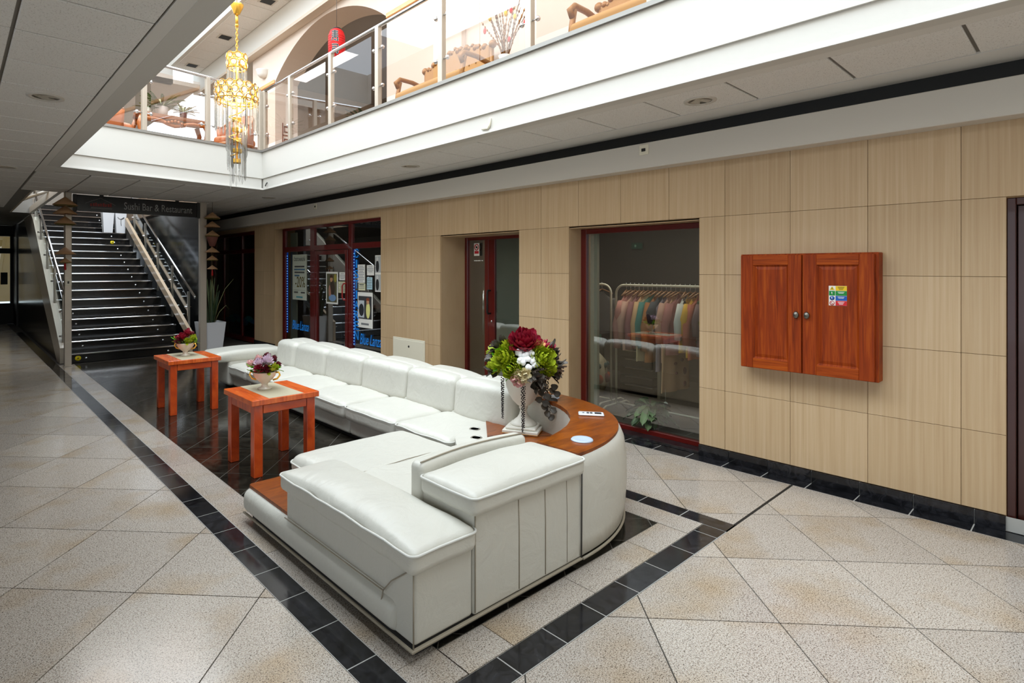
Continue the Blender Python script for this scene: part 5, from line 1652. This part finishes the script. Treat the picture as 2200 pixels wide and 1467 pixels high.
# ------------------------------------------------------------------ dress shop display
def clothes_rack(x, y0, y1, label):
    t = thing('clothes_rack', label, 'clothes rack', (x, 0, 0), 0, 'white clothes racks in the dress shop')
    r = 0.10
    top = [(0, y0, 0.05), (0, y0, 1.42 - r)] + [(0, y0 + r - r * cos(a), 1.42 - r + r * sin(a)) for a in [pi / 2 * k / 6 for k in range(1, 7)]]
    top += [(0, y1 - r + r * sin(a), 1.42 - r + r * cos(a)) for a in [pi / 2 * k / 6 for k in range(0, 7)]] + [(0, y1, 0.05)]
    MB().tube(top, 0.013, 8).build('frame', 'cream', t)
    MB().tube([(0, y0, 0.10), (0, y1, 0.10)], 0.010, 8).build('bottom_bar', 'cream', t)
    for y in (y0, y1):
        MB().tube([(-0.28, y, 0.01), (-0.26, y, 0.06), (-0.2, y, 0.085), (0.2, y, 0.085), (0.26, y, 0.06), (0.28, y, 0.01)], 0.011, 8).build('foot', 'cream', t)
    return t
clothes_rack(5.62, 2.35, 3.60, 'white clothes rack full of garments behind the display window')
clothes_rack(5.70, 3.72, 4.75, 'second white clothes rack deeper in the dress shop, left of the first')
def garment(x, y, col, L, w, seed, label, sleeve=0.3, col2=None, flare=1.0, grp='garments on the nearer shop rack'):
    rr = random.Random(seed)
    t = thing('garment', label, 'garment', (x, y, 0), radians(rr.uniform(-14, 14)), grp)
    zt = 1.345
    nx, nz = 9, 10
    v, f = [], []
    for side in (0, 1):
        for k in range(nz + 1):
            s_ = k / nz
            z = zt - L * s_
            hw_ = w * (0.30 + 0.70 * min(1, s_ / 0.10)) * (1 + (flare - 1) * s_)
            for i in range(nx + 1):
                u = -1 + 2 * i / nx
                zz = z - (0.07 * abs(u) * (1 - s_) if k < 3 else 0)
                th = 0.014 * (1 - u * u) + 0.006
                fold = 0.016 * sin(u * 7 + seed) * s_ + 0.008 * sin(u * 15 + seed * 2) * s_
                v.append((hw_ * u, (th if side else -th) + fold, zz))
    st_ = (nx + 1) * (nz + 1)
    for side in (0, 1):
        o = side * st_
        for k in range(nz):
            for i in range(nx):
                a = o + k * (nx + 1) + i
                f.append((a, a + 1, a + nx + 2, a + nx + 1))
    for k in range(nz):
        for i in (0, nx):
            a = k * (nx + 1) + i
            f.append((a, a + nx + 1, a + nx + 1 + st_, a + st_))
    body = MB().raw(v, f, True).build('body', cmat('cloth_%d_%d_%d' % col, col, 0.85), t)
    if sleeve:
        for s_ in (-1, 1):
            MB().tube([(s_ * w * 0.85, 0, zt - 0.10), (s_ * (w + 0.03), 0.01, zt - 0.10 - sleeve * 0.5), (s_ * (w + 0.015), 0.015, zt - 0.10 - sleeve)], 0.045, 8, taper=(0.8, 1, 0.8)).build('sleeve', cmat('cloth_%d_%d_%d' % col, col, 0.85), t)
    if col2:
        mb = MB()
        for q in range(16):
            u, k = rr.uniform(-0.8, 0.8), rr.uniform(0.12, 0.95)
            hw_ = w * (1 + (flare - 1) * k)
            mb.ball((hw_ * u, -0.026, zt - L * k), 1, 8, 4, (rr.uniform(0.012, 0.03), 0.014, rr.uniform(0.015, 0.04)))
        mb.build('print', cmat('cloth_%d_%d_%d' % col2, col2, 0.85), t)
    MB().tube([(-w * 0.8, 0, zt - 0.035), (0, 0, zt + 0.02), (w * 0.8, 0, zt - 0.035)], 0.009, 6).build('hanger', cmat('wood_hanger', (150, 104, 60), 0.5), t)
    MB().tube([(0, 0, zt + 0.02), (0, 0, zt + 0.06), (0.018, 0, zt + 0.085), (0, 0, zt + 0.10), (-0.014, 0, zt + 0.09)], 0.003, 5).build('hook', 'chrome', t)
    return t
G = [((196, 132, 120), 0.42, 'salmon pink short garment at the left end of the rack', (206, 100, 96), 0.22), ((180, 126, 116), 0.56, 'dusty pink long sleeved garment second from the left end', None, 0.5), ((206, 160, 140), 0.62, 'pale pink garment with red spots', (180, 60, 60), 0.4),
     ((150, 96, 96), 0.55, 'mauve garment beside the pale pink spotted one', None, 0.5), ((206, 164, 120), 0.48, 'beige jacket left of the teal blouse', None, 0.45), ((214, 196, 156), 0.72, 'cream dress with dark dots beside the teal blouse', (110, 60, 50), 0.0),
     ((66, 128, 118), 0.58, 'teal green blouse near the middle of the rack', None, 0.45), ((166, 104, 52), 0.72, 'rust brown coat right of the teal blouse', None, 0.5), ((54, 58, 66), 0.40, 'dark navy top with pale trim', (150, 180, 186), 0.2),
     ((140, 128, 138), 0.80, 'long grey lilac dress', None, 0.0), ((196, 150, 130), 0.70, 'rose beige dress behind the black and white print', (130, 50, 50), 0.4), ((206, 164, 126), 1.0, 'longest peach dress with flared dotted hem', (110, 50, 50), 0.0),
     ((170, 110, 104), 0.62, 'faded rose garment left of the black and white print', None, 0.4), ((206, 206, 198), 0.40, 'black and white patterned blouse', (24, 24, 26), 0.35), ((206, 158, 26), 0.58, 'mustard yellow dress, left of two', None, 0.0),
     ((214, 164, 36), 0.62, 'mustard yellow dress, right of two', None, 0.3), ((196, 110, 84), 0.64, 'coral floral garment right of the yellow dresses', (90, 110, 80), 0.4), ((110, 84, 84), 0.6, 'dark plum garment at the right end of the rack', None, 0.3)]
for k, (c, L, lb, c2, sl) in enumerate(G):
    garment(5.62, 3.47 - 0.052 * k, c, L, 0.19 if k != 13 else 0.21, k + 2, lb, sl, c2, 1.35 if L > 0.9 else 1.1)
for k, (c, L, lb) in enumerate((((190, 132, 40), 0.5, 'ochre garment on the deeper rack'), ((150, 96, 86), 0.45, 'brick pink jumper on the deeper rack'), ((110, 150, 120), 0.62, 'mint green garment on the deeper rack'), ((90, 84, 80), 0.5, 'dark grey garment on the deeper rack'))):
    garment(5.70, 4.35 - 0.17 * k, c, L, 0.2, 40 + k, lb, 0.35, None, 1.1, 'garments on the deeper shop rack')
tg = thing('price_tag', 'white oval price tag dangling below the longest dress', 'tag', (5.42, 2.90, 0.22))
MB().ball((0, 0, 0), 1, 14, 8, (0.004, 0.028, 0.038)).build('oval', 'paper', tg)
MB().tube([(0, 0, 0.036), (0, 0.005, 0.16)], 0.0015, 4).build('thread', 'paper', tg)
wp = thing('potted_plant', 'bushy striped leaf plant in a red pot behind the display glass', 'potted plant', (5.22, 2.95, 0.0))
MB().lathe([(0.0, 0), (0.07, 0), (0.085, 0.11), (0.09, 0.115), (0.08, 0.115), (0.0, 0.10)], 20).build('pot', cmat('brick_red_pot', (104, 30, 24), 0.5), wp)
rr = random.Random(9)
for k in range(60):
    a = rr.uniform(0, 2 * pi)
    mb = MB()
    petal(mb, (0.05 * cos(a), 0.05 * sin(a), 0.12 + rr.uniform(0, 0.12)), (cos(a), sin(a), rr.uniform(-0.1, 1.2)), (0, 0, 1), rr.uniform(0.12, 0.22), 0.075, -0.55)
    mb.build('leaf', cmat('calathea_%d' % (k % 2), ((52, 72, 44), (96, 116, 78))[k % 2], 0.5), wp)
sh = thing('shelf_unit', 'low pale shelf with stacked dark boxes inside the dress shop', 'shelf', (6.5, 3.55, 0))
MB().bbox(0, 0.4, 0, 0.04, 0, 0.95, 0.003).bbox(0, 0.4, 1.3, 1.34, 0, 0.95, 0.003).bbox(0, 0.4, 0, 1.34, 0.93, 0.98, 0.003).build('carcass', cmat('sage_jamb', (150, 148, 132), 0.6), sh)
for k in range(7):
    MB().bbox(0.03, 0.38, 0.08 + 0.03 * (k % 2), 0.58, 0.03 + 0.11 * k, 0.12 + 0.11 * k, 0.004).build('drawer', 'charcoal', sh)
    MB().box(0.025, 0.03, 0.12, 0.5, 0.105 + 0.11 * k, 0.112 + 0.11 * k).build('pull', 'steel', sh)
pb = thing('patterned_pouffe', 'round patterned pouffe with orange scallops at the window corner', 'pouffe', (6.15, 4.45, 0))
MB().lathe([(0.0, 0), (0.27, 0.0), (0.33, 0.15), (0.31, 0.42), (0.22, 0.52), (0.0, 0.54)], 24).build('body', cmat('cream_pouffe', (176, 166, 140), 0.8), pb)
for k in range(14):
    a = 2 * pi * k / 14
    MB().ball((0.325 * cos(a), 0.325 * sin(a), 0.22), 1, 8, 5, (0.03, 0.06, 0.06)).build('scallop', cmat('scallop_%d' % (k % 2), ((150, 62, 30), (90, 40, 50))[k % 2], 0.8), pb)
    MB().ball((0.315 * cos(a), 0.315 * sin(a), 0.38), 1, 8, 5, (0.03, 0.035, 0.035)).build('dot', cmat('teal_dot', (50, 80, 80), 0.8), pb)
ex = thing('exit_sign', 'small dim green exit sign on the dress shop back wall', 'exit sign', (7.83, 4.65, 1.95))
MB().bbox(-0.02, 0, -0.09, 0.09, -0.045, 0.045, 0.004).build('box', cmat('exit_green', (20, 70, 54), 0.5, emit=(20, 110, 80), estr=0.06), ex)
MB().ball((-0.022, 0.02, 0.0), 1, 10, 5, (0.003, 0.018, 0.022)).build('figure', cmat('exit_pale', (150, 210, 180), 0.5), ex)
fr = thing('wall_picture', 'large dark framed picture on the dress shop back wall', 'picture', (7.84, 3.0, 1.55))
MB().bbox(-0.03, 0, -0.62, 0.62, -0.6, 0.62, 0.005).build('frame', 'pitch', fr)
MB().box(-0.034, -0.03, -0.52, 0.52, -0.5, 0.52).build('print', cmat('grey_print', (96, 86, 84), 0.7), fr)
for k in range(6):
    MB().ball((-0.036, -0.4 + 0.16 * k, 0.1 * sin(k * 2.1)), 1, 10, 6, (0.003, 0.09, 0.12)).build('blossom', cmat('grey_blossom', (52, 46, 46), 0.7), fr)
wd = thing('work_table', 'long pale work table at the back of the cleaner shop', 'table', (5.9, 8.2, 0))
MB().bbox(0, 0.6, 0, 2.0, 0.84, 0.88, 0.004).build('table_top', cmat('brown_counter', (90, 54, 34), 0.5), wd)
for (x, y) in ((0.03, 0.03), (0.53, 0.03), (0.03, 1.93), (0.53, 1.93)):
    MB().bbox(x, x + 0.04, y, y + 0.04, 0, 0.84, 0.003).build('leg', 'charcoal', wd)

# ------------------------------------------------------------------ gallery furniture
carve = cmat('carved_gilt_wood', (150, 104, 52), 0.4, bump=0.5, bscale=40, metal=0.3)
tan = cmat('tan_tufted_velvet', (176, 132, 80), 0.8)
def settee(y0, y1, zt, label, tuft=True, name='settee'):
    t = thing(name, label, 'settee', (0, 0, 3.42), 0)
    yc_ = (y0 + y1) / 2; hw_ = (y1 - y0) / 2
    MB().cushion(4.30, 4.88, y0 + 0.05, y1 - 0.05, 0.28, 0.46, 0.05, 0.03, 6).build('seat', tan, t)
    def bfn(w):
        u_ = max(-1, min(1, (w[1] - yc_) / (hw_ * 0.95)))
        if w[2] > 0.5:
            w[2] += 0.13 * (cos(u_ * pi / 1.25) * 0.5 + 0.5) * (w[2] - 0.5) / (zt - 0.64)
        return w
    b_ = MB().cushion(4.80, 4.90, y0 + 0.06, y1 - 0.06, 0.42, zt - 0.14, 0.03, 0.0, 10, fn=bfn).build('backrest', tan, t)
    crest = []
    for k in range(25):
        u_ = -1 + 2 * k / 24
        z = zt - 0.14 + (0.13 * (cos(u_ * pi / 1.25) * 0.5 + 0.5)) - 0.03 * abs(sin(u_ * 6))
        crest.append((4.84, yc_ + hw_ * 0.95 * u_, z))
    MB().tube(crest, 0.030, 8).build('crest_rail', carve, t)
    for k in range(2, 23):
        p = crest[k]
        MB().ball((4.815, p[1], p[2] + 0.012 * (-1) ** k), 0.026 + 0.008 * (k % 3), 8, 5).build('carving', carve, t)
    MB().ball((4.84, crest[0][1], crest[0][2] + 0.02), 0.05, 10, 6).build('scroll', carve, t)
    MB().ball((4.84, crest[-1][1], crest[-1][2] + 0.02), 0.05, 10, 6).build('scroll', carve, t)
    for y in (y0 + 0.05, y1 - 0.05):
        MB().tube([(4.84, y, 0.2), (4.84, y, 0.6), (4.84, y, zt - 0.14)], 0.028, 8).build('back_post', carve, t)
        MB().tube([(4.82, y, 0.62), (4.6, y, 0.66), (4.40, y, 0.66), (4.33, y, 0.60), (4.37, y, 0.54)], 0.03, 8).build('arm', carve, t)
        MB().tube([(4.40, y, 0.62), (4.36, y, 0.45), (4.34, y, 0.28)], 0.028, 8).build('arm_post', carve, t)
        for x in (4.34, 4.84):
            MB().tube([(x, y, 0.30), (x - 0.03, y, 0.16), (x, y, 0.0)], 0.03, 8, taper=(1, 0.8, 0.7)).build('leg', carve, t)
    MB().tube([(4.31, y0 + 0.06, 0.27), (4.31, y1 - 0.06, 0.27)], 0.03, 8).build('front_rail', carve, t)
    if tuft:
        for i in range(9):
            for j in range(3):
                MB().ball((4.797, y0 + 0.16 + (y1 - y0 - 0.32) * (i + 0.5 * (j % 2)) / 8.5, 0.52 + 0.09 * j), 0.011, 6, 4).build('button', cmat('tan_button', (150, 110, 60), 0.7), b_)
    return t
settee(4.75, 6.10, 0.98, 'gilt carved settee with tan tufted back on the gallery')
settee(2.30, 3.32, 0.90, 'plain backed tan armchair with gilt frame at the top edge of the picture', False, 'gallery_armchair')['category'] = 'armchair'
vb = thing('branch_vase', 'tall vase of bare branches with ribbons beside the gilt settee', 'vase', (4.52, 4.28, 3.42))
MB().lathe([(0.0, 0), (0.09, 0), (0.12, 0.2), (0.08, 0.4), (0.06, 0.46), (0.075, 0.5), (0.06, 0.5), (0.0, 0.4)], 18).build('vase', 'ceramic', vb)
rr = random.Random(21)
for k in range(20):
    a = rr.uniform(0, 2 * pi); s_ = rr.uniform(0.06, 0.42); L = rr.uniform(0.4, 1.05)
    pts = [(0.02 * cos(a), 0.02 * sin(a), 0.45)]
    for q in range(1, 5):
        pts.append((s_ * cos(a) * (q / 4) ** 1.2 + rr.uniform(-.02, .02), s_ * sin(a) * (q / 4) ** 1.2 + rr.uniform(-.02, .02), 0.45 + L * q / 4))
    mb = MB().tube(pts, 0.006, 5, taper=(1, .8, .7, .5, .3))
    for q in range(10):
        t_ = 0.25 + 0.075 * q
        i = min(3, int(t_ * 4)); u_ = t_ * 4 - i
        p = [pts[i][d] + (pts[i + 1][d] - pts[i][d]) * u_ for d in range(3)]
        mb.ball(p, 0.010, 5, 3, (1, 1, 1.5))
    mb.build('branch', cmat('willow_%d' % (k % 2), ((120, 84, 54), (160, 112, 60))[k % 2], 0.7), vb)
for k in range(8):
    a = rr.uniform(0, 2 * pi)
    MB().ball((0.22 * cos(a), 0.22 * sin(a), rr.uniform(0.6, 0.95)), 1, 8, 5, (0.018, 0.018, 0.035)).build('ribbon', cmat('ribbon_%d' % (k % 2), ((226, 60, 60), (236, 200, 60))[k % 2], 0.6), vb)

gilt = cmat('gilt_brown_wood', (160, 92, 36), 0.35, metal=0.2, coat=0.4)
ct_ = thing('console_table', 'carved gilt console table with cabriole legs behind the far railing', 'table', (2.74, 10.25, 3.42))
MB().prism([(-0.52, -0.22), (0.52, -0.22), (0.56, 0.0), (0.52, 0.26), (-0.52, 0.26), (-0.56, 0.0)], 0.655, 0.69).build('table_top', cmat('brown_marble', (150, 104, 76), 0.2), ct_)
MB().tube([(-0.5 + 0.1 * k, -0.21, 0.60 - 0.075 * sin(pi * k / 10) + 0.05 * sin(pi * k / 5) ** 2) for k in range(11)], 0.032, 8).build('apron', gilt, ct_)
MB().tube([(-0.5, -0.2, 0.645), (0.5, -0.2, 0.645)], 0.02, 8).build('apron_moulding', gilt, ct_)
for k in range(7):
    MB().ball((-0.15 + 0.05 * k, -0.245, 0.575 - 0.02 * cos(k)), 0.028, 8, 5).build('carving', gilt, ct_)
for (sx, sy_) in ((-1, -1), (1, -1), (-1, 1), (1, 1)):
    MB().tube([(sx * 0.47, sy_ * 0.19, 0.64), (sx * 0.52, sy_ * 0.21, 0.5), (sx * 0.48, sy_ * 0.19, 0.25), (sx * 0.44, sy_ * 0.17, 0.08), (sx * 0.48, sy_ * 0.2, 0.0)], 0.036, 8, taper=(1.2, 1.1, 0.8, 0.6, 0.7)).build('leg', gilt, ct_)
def spiky(loc, label, pot_r, pot_h, n, L, seed, potcol, w=0.03, arch=0.3, low=0.2, nm='potted_plant', cols=((70, 92, 50), (104, 120, 66))):
    t = thing(nm, label, 'potted plant', loc)
    MB().lathe([(0.0, 0), (pot_r * 0.8, 0), (pot_r, pot_h), (pot_r * 0.9, pot_h), (0.0, pot_h * 0.9)], 18).build('pot', cmat('pot_%d_%d_%d' % potcol, potcol, 0.5), t)
    rr = random.Random(seed)
    for k in range(n):
        a = rr.uniform(0, 2 * pi)
        mb = MB()
        e = rr.uniform(low, 1.6)
        d = Vector((cos(a), sin(a), e))
        petal(mb, (0.02 * cos(a), 0.02 * sin(a), pot_h * 0.9), d, (0, 0, 1), L * rr.uniform(0.6, 1.1), w, -arch)
        mb.build('leaf', cmat('leafc_%d_%d_%d' % cols[k % 2], cols[k % 2], 0.5), t)
    return t
spiky((2.60, 10.25, 4.11), 'large spiky green plant in a white pot on the gilt table', 0.10, 0.17, 46, 0.42, 3, (214, 208, 204), 0.04)
spiky((2.38, 10.22, 4.11), 'small leafy plant in a cream pot at the left of the gilt table', 0.06, 0.11, 22, 0.2, 4, (206, 200, 184), 0.05)
spiky((2.92, 10.20, 4.11), 'pale spider plant in a brown pot at the right of the gilt table', 0.06, 0.12, 26, 0.27, 5, (110, 64, 56), 0.03, cols=((120, 134, 76), (150, 158, 100)))
spiky((3.25, 10.9, 3.42), 'floor fern between the gilt table and the far armchair', 0.12, 0.2, 30, 0.55, 6, (70, 60, 50), 0.05)
leath = cmat('cognac_leather', (178, 104, 62), 0.45)
def tub_chair(loc, rz_, label):
    t = thing('tub_armchair', label, 'armchair', loc, rz_, 'cognac tub armchairs on the far gallery')
    MB().cushion(-0.26, 0.26, -0.26, 0.24, 0.30, 0.44, 0.06, 0.02, 5).build('seat', leath, t)
    v, f = [], []
    n = 18
    for k in range(n + 1):
        a = -0.35 + (pi + 0.7) * k / n
        zt = 0.62 + 0.26 * sin(max(0, min(pi, a)))
        for (rad, z) in ((0.30, 0.30), (0.33, zt), (0.27, zt), (0.25, 0.30)):
            v.append((rad * cos(a), rad * sin(a) * 0.95, z))
    for k in range(n):
        for j in range(4):
            f.append((k * 4 + j, k * 4 + (j + 1) % 4, k * 4 + 4 + (j + 1) % 4, k * 4 + 4 + j))
    f += [(0, 1, 2, 3), (n * 4, n * 4 + 3, n * 4 + 2, n * 4 + 1)]
    MB().raw(v, f, True).build('backrest', leath, t)
    MB().tube([(0.30 * cos(a), 0.29 * sin(a), 0.63 + 0.26 * sin(max(0, min(pi, a)))) for a in [-0.35 + (pi + 0.7) * k / 18 for k in range(19)]], 0.024, 8).build('top_rail', gilt, t)
    MB().tube([(0.30 * cos(a), 0.29 * sin(a), 0.30) for a in [2 * pi * k / 24 for k in range(24)]], 0.026, 8, True).build('seat_rail', gilt, t)
    for (x, y) in ((-0.22, -0.22), (0.22, -0.22), (-0.2, 0.2), (0.2, 0.2)):
        MB().tube([(x, y, 0.30), (x * 1.08, y * 1.08, 0.14), (x, y, 0.0)], 0.03, 8, taper=(1.1, 0.8, 0.6)).build('leg', gilt, t)
tub_chair((1.82, 10.15, 3.42), radians(100), 'cognac tub armchair left of the gilt table')
tub_chair((3.68, 9.9, 3.42), radians(-60), 'cognac tub armchair right of the gilt table, by the railing corner')
dp = thing('wall_plate', 'round dark brown plate hung on the gallery pillar', 'wall plate', (4.985, 11.75, 4.36))
MB().lathe([(0.0, 0.01), (0.13, 0.012), (0.20, 0.03), (0.20, 0.02), (0.0, 0.0)], 24, Matrix.Rotation(-pi / 2, 4, 'Y')).build('dish', cmat('brown_lacquer', (86, 58, 36), 0.35), dp)
MB().ball((-0.02, 0, 0), 0.02, 8, 5).build('boss', 'chrome', dp)
me = thing('key_pattern', 'brown Greek key ornament on the arch jamb', 'ornament', (5.25, 11.232, 3.6))
for k in range(4):
    z = 0.26 * k
    for (a, b_, c_, d_) in ((-0.10, 0.10, 0.0, 0.02), (0.08, 0.10, 0.0, 0.20), (-0.06, 0.10, 0.18, 0.20), (-0.06, -0.04, 0.07, 0.20), (-0.06, 0.04, 0.07, 0.09), (-0.10, -0.08, 0.0, 0.26)):
        MB().box(a, b_, -0.006, 0.0, z + c_, z + d_).build('key_bar', cmat('terracotta_paint', (126, 70, 48), 0.6), me)
dm = thing('wall_lamp', 'small white dome lamp above the gallery pillar', 'lamp', (4.97, 11.75, 5.72))
MB().lathe([(0.0, -0.06), (0.08, -0.05), (0.13, 0.0), (0.15, 0.08), (0.16, 0.10), (0.0, 0.10)], 20).build('shade', 'upwhite', dm)
MB().bbox(-0.02, 0.04, -0.03, 0.03, 0.02, 0.08, 0.004).build('arm', 'upwhite', dm)
spiky((4.35, 6.75, 3.42), 'dark spiky plant on the gallery floor under the lantern', 0.12, 0.16, 26, 0.5, 12, (80, 60, 50), 0.045, cols=((46, 54, 40), (70, 80, 52)))
spiky((4.55, 6.35, 3.42), 'slim green plant beside the gallery arch', 0.08, 0.2, 16, 0.55, 13, (90, 80, 70), 0.03, low=1.0)
spiky((4.45, 8.05, 3.42), 'spiky plant on the gallery floor by the key pattern pillar', 0.11, 0.14, 22, 0.46, 14, (80, 66, 56), 0.04, cols=((50, 48, 42), (84, 80, 60)))
# hall behind the arch: dark handrail and bright band
hr = thing('hall_handrail', 'dark metal handrail in the hall behind the arch', 'handrail', (0, 0, 0))
MB().tube([(6.2, 12.6, 4.55), (6.2, 8.2, 4.30)], 0.025, 8).build('rail', 'charcoal', hr)
for y in (12.4, 11.0, 9.6, 8.3):
    MB().tube([(6.2, y, 3.42), (6.2, y, 4.3 + (y - 8.2) * 0.057)], 0.018, 8).build('baluster', 'charcoal', hr)
struct(MB().box(8.95, 9.0, 4, 13.4, 4.75, 4.95).build('trim_12', cmat('pale_blue_band', (206, 212, 226), 0.6)), 'pale band along the hall wall')
